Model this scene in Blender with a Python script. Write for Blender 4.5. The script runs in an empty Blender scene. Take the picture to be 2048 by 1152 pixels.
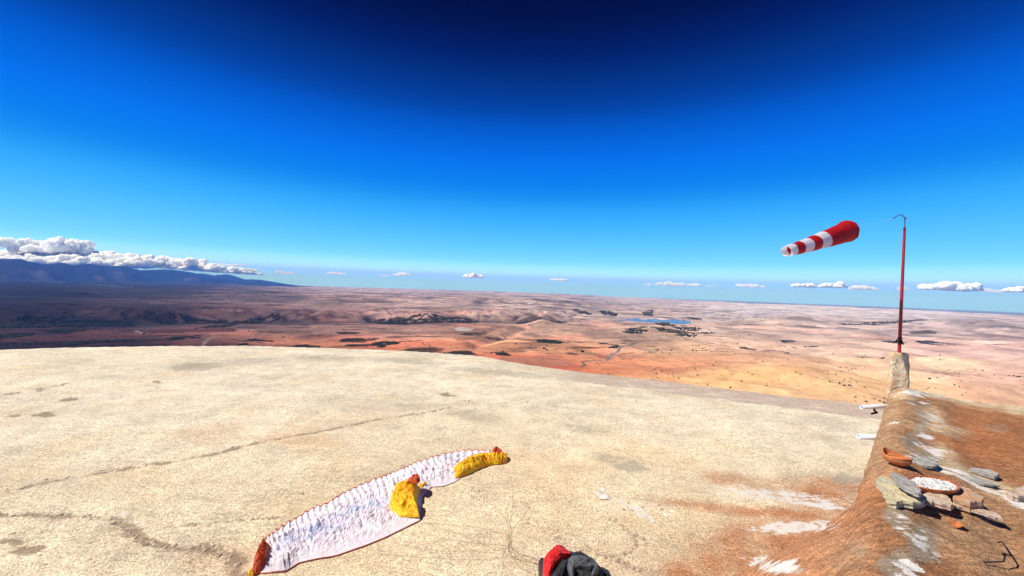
import bpy, bmesh, math, random
import numpy as np
from mathutils import Matrix, Vector

random.seed(7)
RNG = np.random.default_rng(7)
scene = bpy.context.scene
COL = scene.collection

# ------------------------------------------------------------------ camera
EYE = 4.5                       # eye height above the pale take-off ground (z = 0)
ROOF = 2.9                      # height of the flat mud roof the photographer stands on
VAL = -425.0                    # valley floor
FPX = 800.0                     # focal length in pixels of the 2048 px wide photograph
cam = bpy.data.cameras.new('camera')
cam.sensor_width = 36.0
cam.lens = 36.0 * FPX / 2048.0
cam.clip_start = 0.05
cam.clip_end = 400000.0
cam_ob = bpy.data.objects.new('camera', cam)
COL.objects.link(cam_ob)
CAM_M = Matrix.Translation((0, 0, EYE)) @ Matrix.Rotation(math.radians(90), 4, 'X') @ Matrix.Rotation(math.radians(1.8), 4, 'Z')
cam_ob.matrix_world = CAM_M
scene.camera = cam_ob
CR = np.array(CAM_M.to_3x3())

# ------------------------------------------------------------------ sky, sun, exposure
SUN_EL, SUN_AZ = math.radians(50), math.radians(-92)      # azimuth clockwise from +Y
world = bpy.data.worlds.new('World')
scene.world = world
world.use_nodes = True
wt = world.node_tree
bg = wt.nodes['Background']
bg.inputs[1].default_value = 0.1
tc = wt.nodes.new('ShaderNodeTexCoord')
sep = wt.nodes.new('ShaderNodeSeparateXYZ')
wt.links.new(tc.outputs['Generated'], sep.inputs[0])
def wmath(op, a, b=None):
    n = wt.nodes.new('ShaderNodeMath'); n.operation = op
    for i, v in enumerate((a, b)):
        if v is None: continue
        if isinstance(v, (int, float)): n.inputs[i].default_value = v
        else: wt.links.new(v, n.inputs[i])
    return n.outputs[0]
hor = wmath('SQRT', wmath('ADD', wmath('MULTIPLY', sep.outputs[0], sep.outputs[0]), wmath('MULTIPLY', sep.outputs[1], sep.outputs[1])))
comb = wt.nodes.new('ShaderNodeCombineXYZ')                 # an even sky: the same gradient in every compass direction
wt.links.new(wmath('MULTIPLY', hor, math.sin(SUN_AZ + math.radians(82))), comb.inputs[0])
wt.links.new(wmath('MULTIPLY', hor, math.cos(SUN_AZ + math.radians(82))), comb.inputs[1])
wt.links.new(wmath('MAXIMUM', sep.outputs[2], 0.004), comb.inputs[2])
sky = wt.nodes.new('ShaderNodeTexSky')
sky.sky_type = 'NISHITA'
sky.sun_disc = False
sky.sun_elevation = SUN_EL
sky.sun_rotation = SUN_AZ
sky.altitude = 1000
sky.air_density = 1.0
sky.dust_density = 0.0
sky.ozone_density = 3.0
wt.links.new(comb.outputs[0], sky.inputs['Vector'])
SKY_GAIN = 1.0 / 12.0
scl = wt.nodes.new('ShaderNodeVectorMath'); scl.operation = 'SCALE'
scl.inputs['Scale'].default_value = SKY_GAIN
wt.links.new(sky.outputs[0], scl.inputs[0])
crv = wt.nodes.new('ShaderNodeRGBCurve')                    # deep, contrasty film response of the sky
def set_curve(c, pts):
    while len(c.points) > 2: c.points.remove(c.points[0])
    c.points[0].location = pts[0]; c.points[1].location = pts[-1]
    for p in pts[1:-1]: c.points.new(*p)
    for p in c.points: p.handle_type = 'AUTO_CLAMPED'
SKY_R = [(0, 0.0), (0.697, 0.0), (1.279, 0.0), (1.415, 0.0003), (1.545, 0.0008), (1.757, 0.0027), (2.185, 0.0287), (2.538, 0.0552), (4.229, 0.2012), (5.576, 0.3864), (6.0, 0.36), (6.3, 0.30), (12, 0.28)]
SKY_G = [(0, 0.0), (1.249, 0.0008), (1.655, 0.0014), (1.779, 0.0072), (1.899, 0.0227), (2.074, 0.0491), (2.226, 0.088), (2.443, 0.1299), (2.648, 0.1633), (2.973, 0.208), (3.592, 0.3529), (4.065, 0.4268), (5.856, 0.645), (6.65, 0.765), (6.85, 0.72), (7.15, 0.56), (12, 0.52)]
SKY_B = [(0, 0.0), (2.563, 0.0244), (3.243, 0.0407), (3.438, 0.1031), (3.621, 0.188), (3.881, 0.3437), (4.097, 0.5382), (4.392, 0.6992), (4.654, 0.7853), (5.04, 0.8002), (5.671, 0.9013), (6.055, 1.0), (6.35, 1.16), (6.7, 1.22), (12, 1.25)]
for i, pts in enumerate((SKY_R, SKY_G, SKY_B)):
    set_curve(crv.mapping.curves[i], [(a * SKY_GAIN, b / 1.5) for a, b in pts])
crv.mapping.update()
wt.links.new(scl.outputs[0], crv.inputs['Color'])
sc2 = wt.nodes.new('ShaderNodeVectorMath'); sc2.operation = 'SCALE'
sc2.inputs['Scale'].default_value = 15.0
wt.links.new(crv.outputs[0], sc2.inputs[0])
wt.links.new(sc2.outputs[0], bg.inputs[0])

sun = bpy.data.lights.new('sun', 'SUN')
sun.energy = 5.0
sun.angle = math.radians(0.53)
sun.color = (1.0, 0.96, 0.90)
sun_ob = bpy.data.objects.new('sun', sun)
COL.objects.link(sun_ob)
SUN_DIR = Vector((math.sin(SUN_AZ) * math.cos(SUN_EL), math.cos(SUN_AZ) * math.cos(SUN_EL), math.sin(SUN_EL)))
sun_ob.rotation_euler = SUN_DIR.to_track_quat('Z', 'Y').to_euler()
sun_ob.location = (0, 0, 60)

vs = scene.view_settings
vs.view_transform = 'Standard'
vs.look = 'None'
vs.exposure = 0.15
vs.gamma = 1.0
vs.use_curve_mapping = False
scene.render.engine = 'CYCLES'
scene.cycles.volume_bounces = 24
scene.cycles.max_bounces = 26
scene.cycles.diffuse_bounces = 4
scene.cycles.glossy_bounces = 3
scene.cycles.use_denoising = True

# ------------------------------------------------------------------ helpers: picture <-> place
def ray(px, py):
    px = np.asarray(px, float); py = np.asarray(py, float)
    d = np.stack([(px - 1024) / FPX, -(py - 576) / FPX, -np.ones_like(px)], -1)
    return d @ CR.T
def unp(px, py, z=0.0):
    """photo pixel -> point of the horizontal plane z"""
    d = ray(px, py)
    t = (z - EYE) / d[..., 2]
    return np.stack([d[..., 0] * t, d[..., 1] * t, np.full_like(t, z)], -1)
RE = 6.37e6
def unv(px, py, lift=0.0):
    """photo pixel -> point of the (curved) valley floor"""
    d = ray(px, py)
    z = VAL + lift
    for _ in range(10):
        t = np.minimum((z - EYE) / np.minimum(d[..., 2], -0.006), 90000)
        z = VAL + lift - ((d[..., 0] * t) ** 2 + (d[..., 1] * t) ** 2) / (2 * RE)
    return np.stack([d[..., 0] * t, d[..., 1] * t, z + 0 * t], -1)
def at_depth(px, py, depth):
    """photo pixel -> point whose forward (Y) distance is depth"""
    d = ray(px, py)
    t = depth / d[..., 1]
    return np.array([d[..., 0] * t, d[..., 1] * t, EYE + d[..., 2] * t]).T
def proj(P):
    """points -> photo pixels (used only to lay stains, soil and painted shade out on the ground)"""
    v = (P - np.array([0, 0, EYE])) @ CR
    w = np.maximum(-v[..., 2], 1e-3)
    return 1024 + FPX * v[..., 0] / w, 576 - FPX * v[..., 1] / w

# ------------------------------------------------------------------ helpers: noise
def _h(ix, iy, seed):
    n = (ix.astype(np.int64) * 374761393 + iy.astype(np.int64) * 668265263 + seed * 974634541) & 0xffffffff
    n = ((n ^ (n >> 13)) * 1274126177) & 0xffffffff
    return (n ^ (n >> 16)) & 0xffffffff
def pn(x, y, seed=0):
    x = np.asarray(x, float); y = np.asarray(y, float)
    x, y = np.broadcast_arrays(x, y)
    x0 = np.floor(x); y0 = np.floor(y)
    fx = x - x0; fy = y - y0
    u = fx * fx * fx * (fx * (fx * 6 - 15) + 10); v = fy * fy * fy * (fy * (fy * 6 - 15) + 10)
    def g(dx, dy):
        a = _h(x0 + dx, y0 + dy, seed) / 4294967296.0 * 2 * np.pi
        return np.cos(a) * (fx - dx) + np.sin(a) * (fy - dy)
    return ((g(0, 0) * (1 - u) + g(1, 0) * u) * (1 - v) + (g(0, 1) * (1 - u) + g(1, 1) * u) * v) * 1.5
def fbm(x, y, o=4, seed=0, gain=0.5):
    s = 0; a = 1; t = 0
    for i in range(o):
        s = s + a * pn(x * 2 ** i, y * 2 ** i, seed + i * 17); t += a; a *= gain
    return s / t
def ridged(x, y, o=4, seed=0, gain=0.5):
    s = 0; a = 1; t = 0
    for i in range(o):
        s = s + a * (1 - np.abs(pn(x * 2 ** i, y * 2 ** i, seed + i * 17)) * 1.6); t += a; a *= gain
    return s / t
def sm(a, b, x):
    t = np.clip((x - a) / (b - a), 0, 1)
    return t * t * (3 - 2 * t)
def lin(c):
    c = np.asarray(c, float) / 255.0
    return np.where(c < 0.04045, c / 12.92, ((c + 0.055) / 1.055) ** 2.4)

# ------------------------------------------------------------------ helpers: meshes
def link(o, parent=None):
    COL.objects.link(o)
    if parent is not None: o.parent = parent
    return o
def mesh_np(name, V, F, mat=None, parent=None, smooth=True, cols=None):
    """V (n,3), F (m,3|4) arrays -> one mesh object; cols = {attribute: (n,4)}"""
    V = np.ascontiguousarray(V, np.float32); F = np.ascontiguousarray(F, np.int32)
    me = bpy.data.meshes.new(name)
    k = F.shape[1]
    me.vertices.add(len(V)); me.vertices.foreach_set('co', V.ravel())
    me.loops.add(F.size); me.loops.foreach_set('vertex_index', F.ravel())
    me.polygons.add(len(F))
    me.polygons.foreach_set('loop_start', np.arange(0, F.size, k, dtype=np.int32))
    me.polygons.foreach_set('loop_total', np.full(len(F), k, np.int32))
    me.polygons.foreach_set('use_smooth', np.full(len(F), smooth))
    me.update(calc_edges=True)
    for an, a in (cols or {}).items():
        at = me.attributes.new(an, 'FLOAT_COLOR', 'POINT')
        at.data.foreach_set('color', np.ascontiguousarray(a, np.float32).ravel())
    me.validate()
    if mat: me.materials.append(mat)
    return link(bpy.data.objects.new(name, me), parent)
def grid_faces(nu, nv, wrap=False):
    i = np.arange(nu - 1)[:, None] * nv
    jn = nv if wrap else nv - 1
    j = np.arange(jn)[None, :]
    j2 = (j + 1) % nv
    return np.stack([i + j, i + nv + j, i + nv + j2, i + j2], -1).reshape(-1, 4)
def bm_obj(name, bm, mat, parent=None, smooth=False):
    me = bpy.data.meshes.new(name)
    bm.normal_update(); bm.to_mesh(me); bm.free()
    if smooth:
        for p in me.polygons: p.use_smooth = True
    me.materials.append(mat)
    return link(bpy.data.objects.new(name, me), parent)
def empty(name, loc=(0, 0, 0)):
    o = bpy.data.objects.new(name, None); o.location = loc; o.empty_display_size = 0.2
    return link(o)
def tag(o, label=None, cat=None, group=None, kind=None):
    if label: o['label'] = label
    if cat: o['category'] = cat
    if group: o['group'] = group
    if kind: o['kind'] = kind
    elif cat and 'kind' not in o: o['kind'] = 'thing'
    return o
def tube(name, pts, rad, mat, parent=None, n=8, cap=True):
    """round bar through points; rad is a number or one per point"""
    P = np.asarray(pts, float); m = len(P)
    R = np.full(m, rad) if np.isscalar(rad) else np.asarray(rad, float)
    T = np.gradient(P, axis=0); T /= np.linalg.norm(T, axis=1)[:, None] + 1e-12
    up = np.array([0, 0, 1.0]) if abs(T[0][2]) < 0.9 else np.array([1.0, 0, 0])
    V = []
    for i in range(m):
        a = np.cross(T[i], up)
        if np.linalg.norm(a) < 1e-6: a = np.cross(T[i], [1, 0, 0.3])
        a /= np.linalg.norm(a); b = np.cross(a, T[i]); up = b
        for k in range(n):
            t = 2 * math.pi * k / n
            V.append(P[i] + R[i] * (math.cos(t) * a + math.sin(t) * b))
    F = grid_faces(m, n, True)[:, ::-1]
    V = list(V)
    F = [tuple(f) for f in F]
    if cap:
        F.append(tuple(range(n))); F.append(tuple(reversed(range((m - 1) * n, m * n))))
    me = bpy.data.meshes.new(name)
    me.from_pydata([tuple(v) for v in V], [], F)
    for p in me.polygons: p.use_smooth = len(p.vertices) == 4
    me.materials.append(mat)
    return link(bpy.data.objects.new(name, me), parent)
def local(o, origin):
    """vertices given in world space -> relative to the parent's origin"""
    o.data.transform(Matrix.Translation(-Vector(origin)))
    return o
def smooth_line(P, n=40):
    P = np.asarray(P, float)
    d = np.r_[0, np.cumsum(np.linalg.norm(np.diff(P, axis=0), axis=1))]
    t = np.linspace(0, d[-1], n)
    # Catmull-Rom
    out = []
    for x in t:
        i = min(max(np.searchsorted(d, x) - 1, 0), len(P) - 2)
        p0 = P[max(i - 1, 0)]; p1 = P[i]; p2 = P[i + 1]; p3 = P[min(i + 2, len(P) - 1)]
        u = (x - d[i]) / max(d[i + 1] - d[i], 1e-9)
        out.append(0.5 * ((2 * p1) + (-p0 + p2) * u + (2 * p0 - 5 * p1 + 4 * p2 - p3) * u * u + (-p0 + 3 * p1 - 3 * p2 + p3) * u ** 3))
    return np.array(out)

# ------------------------------------------------------------------ helpers: materials
class MT:
    def __init__(s, name, color=(0.5, 0.5, 0.5), rough=0.8, spec=0.3, metal=0.0):
        s.m = bpy.data.materials.new(name); s.m.use_nodes = True
        s.t = s.m.node_tree; s.b = s.t.nodes['Principled BSDF']
        s.b.inputs['Base Color'].default_value = (*color, 1)
        s.b.inputs['Roughness'].default_value = rough
        s.b.inputs['Specular IOR Level'].default_value = spec
        s.b.inputs['Metallic'].default_value = metal
        s.pos = None
    def n(s, t, **kw):
        x = s.t.nodes.new('ShaderNode' + t)
        for k, v in kw.items(): setattr(x, k, v)
        return x
    def l(s, a, b): s.t.links.new(a, b)
    def setv(s, sock, v):
        if hasattr(v, 'links') or isinstance(v, bpy.types.NodeSocket): s.l(v, sock)
        elif isinstance(v, (tuple, list)): sock.default_value = (*v, 1) if len(v) == 3 and sock.type == 'RGBA' else v
        else: sock.default_value = v
    def coord(s, kind='Object', scale=(1, 1, 1), rot=(0, 0, 0)):
        if kind == 'World': src = s.n('NewGeometry').outputs['Position']
        else: src = s.n('TexCoord').outputs[kind]
        mp = s.n('Mapping'); s.l(src, mp.inputs[0])
        mp.inputs['Scale'].default_value = scale; mp.inputs['Rotation'].default_value = rot
        return mp.outputs[0]
    def noise(s, vec, scale, detail=4, rough=0.55, dist=0.0):
        x = s.n('TexNoise'); s.l(vec, x.inputs['Vector'])
        x.inputs['Scale'].default_value = scale; x.inputs['Detail'].default_value = detail
        x.inputs['Roughness'].default_value = rough; x.inputs['Distortion'].default_value = dist
        return x.outputs['Fac']
    def voro(s, vec, scale, out='Distance', feat='F1', rand=1.0):
        x = s.n('TexVoronoi', feature=feat); s.l(vec, x.inputs['Vector'])
        x.inputs['Scale'].default_value = scale
        if 'Randomness' in x.inputs: x.inputs['Randomness'].default_value = rand
        return x.outputs[out]
    def attr(s, name):
        x = s.n('Attribute'); x.attribute_name = name; return x
    def math(s, op, a, b=None, clamp=False):
        x = s.n('Math', operation=op, use_clamp=clamp); s.setv(x.inputs[0], a)
        if b is not None: s.setv(x.inputs[1], b)
        return x.outputs[0]
    def rng(s, v, a, b, c=0.0, d=1.0, smooth=True):
        x = s.n('MapRange', interpolation_type='SMOOTHSTEP' if smooth else 'LINEAR')
        s.l(v, x.inputs[0])
        for i, q in enumerate((a, b, c, d)): x.inputs[1 + i].default_value = q
        return x.outputs[0]
    def mix(s, f, a, b, mode='MIX'):
        x = s.n('Mix', data_type='RGBA', blend_type=mode)
        s.setv(x.inputs[0], f); s.setv(x.inputs[6], a); s.setv(x.inputs[7], b)
        return x.outputs[2]
    def bump(s, h, strength=0.5, dist=0.01):
        x = s.n('Bump'); x.inputs['Strength'].default_value = strength; x.inputs['Distance'].default_value = dist
        s.l(h, x.inputs['Height']); s.l(x.outputs[0], s.b.inputs['Normal'])
    def color(s, c): s.setv(s.b.inputs['Base Color'], c); return s

def simple(name, color, rough=0.7, spec=0.3, metal=0.0, var=0.25, scale=20, bump=0.2, bdist=0.004):
    m = MT(name, color, rough, spec, metal)
    v = m.coord()
    nz = m.noise(v, scale, 6, 0.6)
    d = tuple(c * (1 - var) for c in color); e = tuple(min(1, c * (1 + var)) for c in color)
    m.color(m.mix(m.rng(nz, 0.3, 0.7), d, e))
    if bump: m.bump(m.noise(v, scale * 3, 5, 0.65), bump, bdist)
    return m.m

# ================================================================== SETTING
# ------------------------------------------------------------------ valley, hills and mountains: one sheet out to the horizon
NA, NR = 720, 520
az_t = np.linspace(-1, 1, NA)
AZ = np.radians(56) * az_t + np.radians(26) * az_t ** 7          # finer inside the view
rr = np.exp(np.linspace(math.log(30), math.log(1200), 70))
rr = np.r_[rr[:-1], 1.0 / np.linspace(1 / 1200.0, 1 / 90000.0, NR - 69)]
def polyr(pts):
    """photo polyline on the valley floor -> (azimuth, range) table"""
    p = unv([q[0] for q in pts], [q[1] for q in pts])
    a = np.arctan2(p[:, 0], p[:, 1]); r = np.hypot(p[:, 0], p[:, 1])
    o = np.argsort(a)
    return a[o], r[o]
RIV = polyr([(-150, 655), (0, 652), (150, 648), (300, 650), (420, 645), (560, 648), (680, 645), (760, 642), (860, 645), (960, 642), (1040, 645), (1150, 642), (1240, 640), (1330, 644)])
DROP = polyr([(1000, 586), (1250, 594), (1500, 608), (1620, 611), (1750, 618), (1900, 625), (2048, 633), (2200, 640)])
EDGE_PX = [(-400, 735), (-150, 716), (0, 707), (250, 700), (500, 698), (700, 703), (950, 716), (1180, 741), (1400, 766), (1600, 789), (1760, 806), (1900, 824), (2200, 870)]
_e = unp([q[0] for q in EDGE_PX], [q[1] for q in EDGE_PX], -0.6)
EDGE_A = np.arctan2(_e[:, 0], _e[:, 1]); EDGE_R = np.hypot(_e[:, 0], _e[:, 1])
RIDGE1 = [(-400, 516), (-150, 520), (0, 522), (44, 523), (55, 526), (96, 529), (150, 531), (208, 531), (220, 533), (238, 535), (273, 538), (330, 540), (353, 542), (383, 547), (410, 553), (440, 560), (470, 566), (520, 575)]
RIDGE2 = [(300, 560), (380, 550), (400, 547), (421, 546), (443, 549), (465, 552), (487, 557), (520, 561), (555, 567), (600, 574), (660, 582)]
FOOT1 = polyr([(-400, 563), (-150, 566), (0, 567), (100, 568), (200, 568), (300, 569), (400, 571), (500, 575)])
def ridge_tab(pts, foot, k1, curv=True):
    d = ray([q[0] for q in pts], [q[1] for q in pts])
    a = np.arctan2(d[:, 0], d[:, 1]); k = d[:, 2] / np.hypot(d[:, 0], d[:, 1])
    rng = np.interp(a, *foot) * k1
    return a, EYE + k * rng + rng ** 2 / (2 * RE), rng
RT1, RT2 = ridge_tab(RIDGE1, FOOT1, 1.30), ridge_tab(RIDGE2, FOOT1, 1.75)
BUMPS = [  # (px, py of foot, height m, half width m along view-right, half depth m)
    (1690, 668, 45, 130, 260), (1738, 674, 62, 190, 300), (1560, 652, 95, 420, 700), (1610, 652, 70, 300, 600),
    (1905, 660, 120, 700, 900), (1985, 662, 90, 600, 900), (1085, 652, 62, 150, 260), (1130, 664, 35, 330, 420),
    (1000, 662, 30, 260, 300), (900, 655, 28, 300, 300), (1240, 668, 30, 300, 300), (1320, 667, 34, 300, 260),
    (1640, 762, 28, 260, 300), (1760, 742, 34, 240, 330), (1930, 740, 52, 330, 380), (1560, 730, 30, 260, 320), (1450, 722, 18, 300, 300), (1990, 790, 40, 260, 240)]
bp = unv([b[0] for b in BUMPS], [b[1] for b in BUMPS])
LAKE_PX = [(1252, 639), (1275, 636.5), (1287, 639.5), (1311, 637), (1323, 640), (1350, 638.6), (1363, 641), (1383, 642.5), (1382, 647), (1365, 648.5), (1352, 648), (1333, 645.5), (1322, 644), (1306, 645), (1273, 643.4), (1258, 641.5), (1225, 641.5)]
lake_w = unv([q[0] for q in LAKE_PX], [q[1] for q in LAKE_PX])
def in_poly(x, y, poly):
    c = np.zeros(np.shape(x), bool); n = len(poly)
    for i in range(n):
        x1, y1 = poly[i][0], poly[i][1]; x2, y2 = poly[(i + 1) % n][0], poly[(i + 1) % n][1]
        cond = ((y1 > y) != (y2 > y)) & (x < (x2 - x1) * (y - y1) / (y2 - y1 + 1e-12) + x1)
        c ^= cond
    return c
def valley_z(x, y):
    r = np.hypot(x, y); a = np.arctan2(x, y)
    z = np.full(np.shape(r), VAL)
    far = sm(1200, 3000, r)
    z = z + 16 * fbm(x / 2600, y / 2600, 3, 3) * far + 7 * fbm(x / 700, y / 700, 3, 5) * far
    # dune-like orange hills below the site on the right
    rt = sm(math.radians(4), math.radians(24), a) * (1 - sm(3600, 6500, r))
    z = z + rt * (58 * (ridged(x / 1500 + 0.3 * fbm(x / 800, y / 800, 2, 8), y / 1100, 2, 11) - 0.62) + 8 * fbm(x / 320, y / 320, 3, 12))
    # distant low relief
    z = z + sm(6000, 12000, r) * 22 * fbm(x / 4200, y / 3000, 4, 21)
    z = z + sm(4500, 7000, r) * (1 - sm(14000, 22000, r)) * 10 * ridged(x / 900, y / 1300, 3, 23)
    # river and the gullied scarp behind it
    rr_ = np.interp(a, RIV[0], RIV[1])
    d = r - rr_ + 160 * fbm(x / 1500, y / 1500, 2, 31)
    on = 1 - sm(math.radians(6), math.radians(16), a)
    t = a * rr_
    w = t + 0.10 * d
    g1 = np.abs(pn(w / 430 + 0.35 * pn(t / 900, d / 900, 41), d / 2600, 42)) * 2.4
    g2 = np.abs(pn(w / 170, d / 900, 43)) * 2.0
    gl = np.clip(np.minimum(g1, 0.35 + 0.65 * g2), 0, 1) ** 0.8
    prof = sm(70, 520, d)
    cut = 1 - (1 - gl) * sm(60, 300, d) * (1 - sm(600, 1500, d)) * 0.9
    z = z + on * 92 * prof * cut
    z = z - on * 14 * np.exp(-(d / 130) ** 2)
    # a second, farther scarp
    d2 = r - rr_ * 1.62 + 500 * fbm(x / 2600, y / 2600, 2, 51)
    gl2 = np.clip(np.abs(pn(t / 400, d2 / 2500, 52)) * 2.4, 0, 1)
    z = z + on * 46 * sm(0, 700, d2) * (1 - (1 - gl2) * (1 - sm(700, 1800, d2)))
    # steep gullied faces
    # single hills
    for (px, py, h, wx, wy), p in zip(BUMPS, bp):
        pr = math.hypot(p[0], p[1]); ux, uy = p[0] / pr, p[1] / pr
        q = (x * ux + y * uy) - pr - wy * 0.6; s = x * uy - y * ux - (p[0] * uy - p[1] * ux)
        rad = np.sqrt((s / wx) ** 2 + (q / wy) ** 2)
        z = z + h * np.exp(-rad ** 1.7) * (1 + 0.25 * fbm(x / 160, y / 160, 3, 61))
    # canyon from the middle distance down to the right
    cp = unv([1055, 1030, 1010, 985, 960, 930], [655, 664, 672, 678, 688, 694])
    dm = np.full(np.shape(r), 1e9)
    for i in range(len(cp) - 1):
        ax, ay = cp[i][0], cp[i][1]; bx, by = cp[i + 1][0], cp[i + 1][1]
        tt = np.clip(((x - ax) * (bx - ax) + (y - ay) * (by - ay)) / ((bx - ax) ** 2 + (by - ay) ** 2), 0, 1)
        dm = np.minimum(dm, np.hypot(x - ax - tt * (bx - ax), y - ay - tt * (by - ay)))
    dm = dm + 40 * fbm(x / 130, y / 130, 3, 71)
    z = z - 32 * np.exp(-(dm / 75) ** 2)
    # flat lake basin
    m = np.exp(-((x - lake_w[:, 0].mean()) / 900) ** 2 - ((y - lake_w[:, 1].mean()) / 800) ** 2)
    m = np.clip(m * 1.6, 0, 1)
    z = z * (1 - m) + (VAL + 3) * m
    z = np.where(in_poly(x, y, lake_w[:, :2]), VAL - 5, z)
    # plateau edge far to the right, the lower blue plain beyond it
    dd = r - np.interp(a, DROP[0], DROP[1]) + 900 * fbm(x / 3000, y / 3000, 3, 81)
    ond = sm(math.radians(-2), math.radians(14), a)
    z = z + ond * (28 * np.exp(-(np.minimum(dd, 0) / 2600) ** 2) * (dd < 0) + (28 - 150 * sm(0, 1500, dd)) * (dd >= 0))
    # mountains on the left
    ft = np.interp(a, *FOOT1)
    for k, (ta, th, tr) in enumerate((RT1, RT2)):
        h = np.interp(a, ta, th) - VAL
        R = np.interp(a, ta, tr); foot = ft * (0.97 if k == 0 else 1.42); back = R * 1.25
        dead = 1 - sm(ta[-1] - math.radians(0.3), ta[-1], a)
        if k == 1: dead = dead * sm(ta[0], ta[0] + math.radians(3), a)
        q = np.clip((r - foot) / (R - foot), 0, 1)
        tx = a * 30000
        spur = ridged(tx / 2300 + 0.5 * fbm(tx / 1500, q * 3, 2, 95), q * 1.4, 5, 91 + k, 0.6)
        up = np.where(r < R, 0.30 * q + 0.70 * q ** 2.0, 1 - sm(0, 1, (r - R) / (back - R)))
        body = h * up + np.where(r < R, (spur - 0.60) * 1.15 * h * np.sin(np.pi * q ** 0.8) * (1 - q ** 4), 0)
        body = np.where(r < R, np.minimum(body, h * (0.10 + 0.90 * q)), body)
        z = z + dead * np.maximum(body, 0)
    z = z - r ** 2 / (2 * RE)
    # the flank of our own hill
    er = np.interp(a, EDGE_A, EDGE_R)
    fl = -2.2 - 0.78 * np.maximum(r - er, 0) * (1 + 0.08 * fbm(x / 60, y / 60, 3, 99))
    return np.maximum(z, fl)
A2, R2g = np.meshgrid(AZ, rr, indexing='ij')
VX, VY = R2g * np.sin(A2), R2g * np.cos(A2)
VZ = valley_z(VX, VY)
# --- soil colours, cloud shade on the left painted in: control points (photo x, y, colour seen), spread smoothly over the land
SOIL_SHADE = [(50, 690, 66, 38, 40), (250, 690, 76, 46, 45), (450, 690, 118, 72, 57), (600, 690, 165, 103, 72), (800, 690, 186, 118, 84), (950, 720, 200, 118, 88), (1080, 728, 196, 98, 68),
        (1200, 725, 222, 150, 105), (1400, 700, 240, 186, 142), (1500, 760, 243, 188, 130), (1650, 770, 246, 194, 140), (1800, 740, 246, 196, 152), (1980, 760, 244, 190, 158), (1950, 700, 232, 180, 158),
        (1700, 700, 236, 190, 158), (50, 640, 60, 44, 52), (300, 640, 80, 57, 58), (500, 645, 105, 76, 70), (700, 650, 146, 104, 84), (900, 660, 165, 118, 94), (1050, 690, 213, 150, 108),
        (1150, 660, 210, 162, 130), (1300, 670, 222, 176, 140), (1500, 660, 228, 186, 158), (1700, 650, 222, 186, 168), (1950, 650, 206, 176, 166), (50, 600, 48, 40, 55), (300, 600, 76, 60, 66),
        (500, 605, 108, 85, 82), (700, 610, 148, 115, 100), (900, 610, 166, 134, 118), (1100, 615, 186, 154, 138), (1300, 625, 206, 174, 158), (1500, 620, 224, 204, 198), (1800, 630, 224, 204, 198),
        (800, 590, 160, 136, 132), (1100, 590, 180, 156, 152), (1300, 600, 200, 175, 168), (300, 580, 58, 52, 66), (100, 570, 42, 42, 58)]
sp_ = np.array([s[:2] for s in SOIL_SHADE], float); sc_ = lin(np.array([s[2:] for s in SOIL_SHADE])) / 1.22 * np.interp([s[0] for s in SOIL_SHADE], [150, 400, 650], [0.46, 0.70, 1.0])[:, None]
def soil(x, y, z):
    """colour of the land, its left-hand shade included, from control points laid on the valley floor"""
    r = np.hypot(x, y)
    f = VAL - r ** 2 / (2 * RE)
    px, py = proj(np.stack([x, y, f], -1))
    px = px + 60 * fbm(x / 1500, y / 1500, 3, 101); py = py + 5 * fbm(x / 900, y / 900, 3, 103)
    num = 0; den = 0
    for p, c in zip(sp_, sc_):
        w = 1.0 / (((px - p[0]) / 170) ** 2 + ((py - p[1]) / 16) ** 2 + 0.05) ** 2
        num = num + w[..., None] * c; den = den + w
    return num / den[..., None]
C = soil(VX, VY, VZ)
a_ = A2; r_ = R2g
lum = (C * np.array([0.3, 0.5, 0.2])).sum(-1, keepdims=True)
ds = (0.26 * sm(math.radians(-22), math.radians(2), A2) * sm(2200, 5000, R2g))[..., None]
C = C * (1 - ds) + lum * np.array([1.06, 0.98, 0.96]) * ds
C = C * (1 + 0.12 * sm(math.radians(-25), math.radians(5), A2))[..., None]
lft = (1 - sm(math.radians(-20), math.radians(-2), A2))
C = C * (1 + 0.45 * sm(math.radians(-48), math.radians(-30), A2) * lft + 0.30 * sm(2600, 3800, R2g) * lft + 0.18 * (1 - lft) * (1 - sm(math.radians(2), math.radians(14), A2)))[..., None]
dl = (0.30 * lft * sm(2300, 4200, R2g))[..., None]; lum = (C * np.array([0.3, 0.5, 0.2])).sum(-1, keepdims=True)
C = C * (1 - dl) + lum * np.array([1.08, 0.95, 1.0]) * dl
# fields: parcels of ploughed, stubble and fallow ground
def parcels(x, y, ang, su, sv, seed):
    u = x * math.cos(ang) + y * math.sin(ang) + 0.25 * su * fbm(x / (su * 3), y / (su * 3), 2, seed)
    v = -x * math.sin(ang) + y * math.cos(ang) + 0.25 * sv * fbm(x / (sv * 3), y / (sv * 3), 2, seed + 1)
    iv = np.floor(v / sv); u2 = u + su * (_h(iv, iv * 0, seed) / 4294967296.0)
    iu = np.floor(u2 / su)
    return _h(iu, iv, seed + 2) / 4294967296.0
fmask = sm(2000, 3200, r_) * (1 - sm(16000, 24000, r_))
p1 = parcels(VX, VY, 0.35, 420, 240, 111); p2 = parcels(VX, VY, -0.5, 900, 500, 121)
tone = (0.66 + 0.62 * p1) * (0.80 + 0.36 * p2)
rightness = sm(math.radians(10), math.radians(25), a_) * (1 - sm(4500, 7000, r_))
tone = 1 + (tone - 1) * fmask * (1 - 0.45 * rightness)
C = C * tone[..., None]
redp = ((p1 > 0.80) & (r_ < 6500)) * fmask * (1 - rightness)
C = C * (1 - 0.22 * redp[..., None] * np.array([0.2, 1.0, 1.0]))
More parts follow.
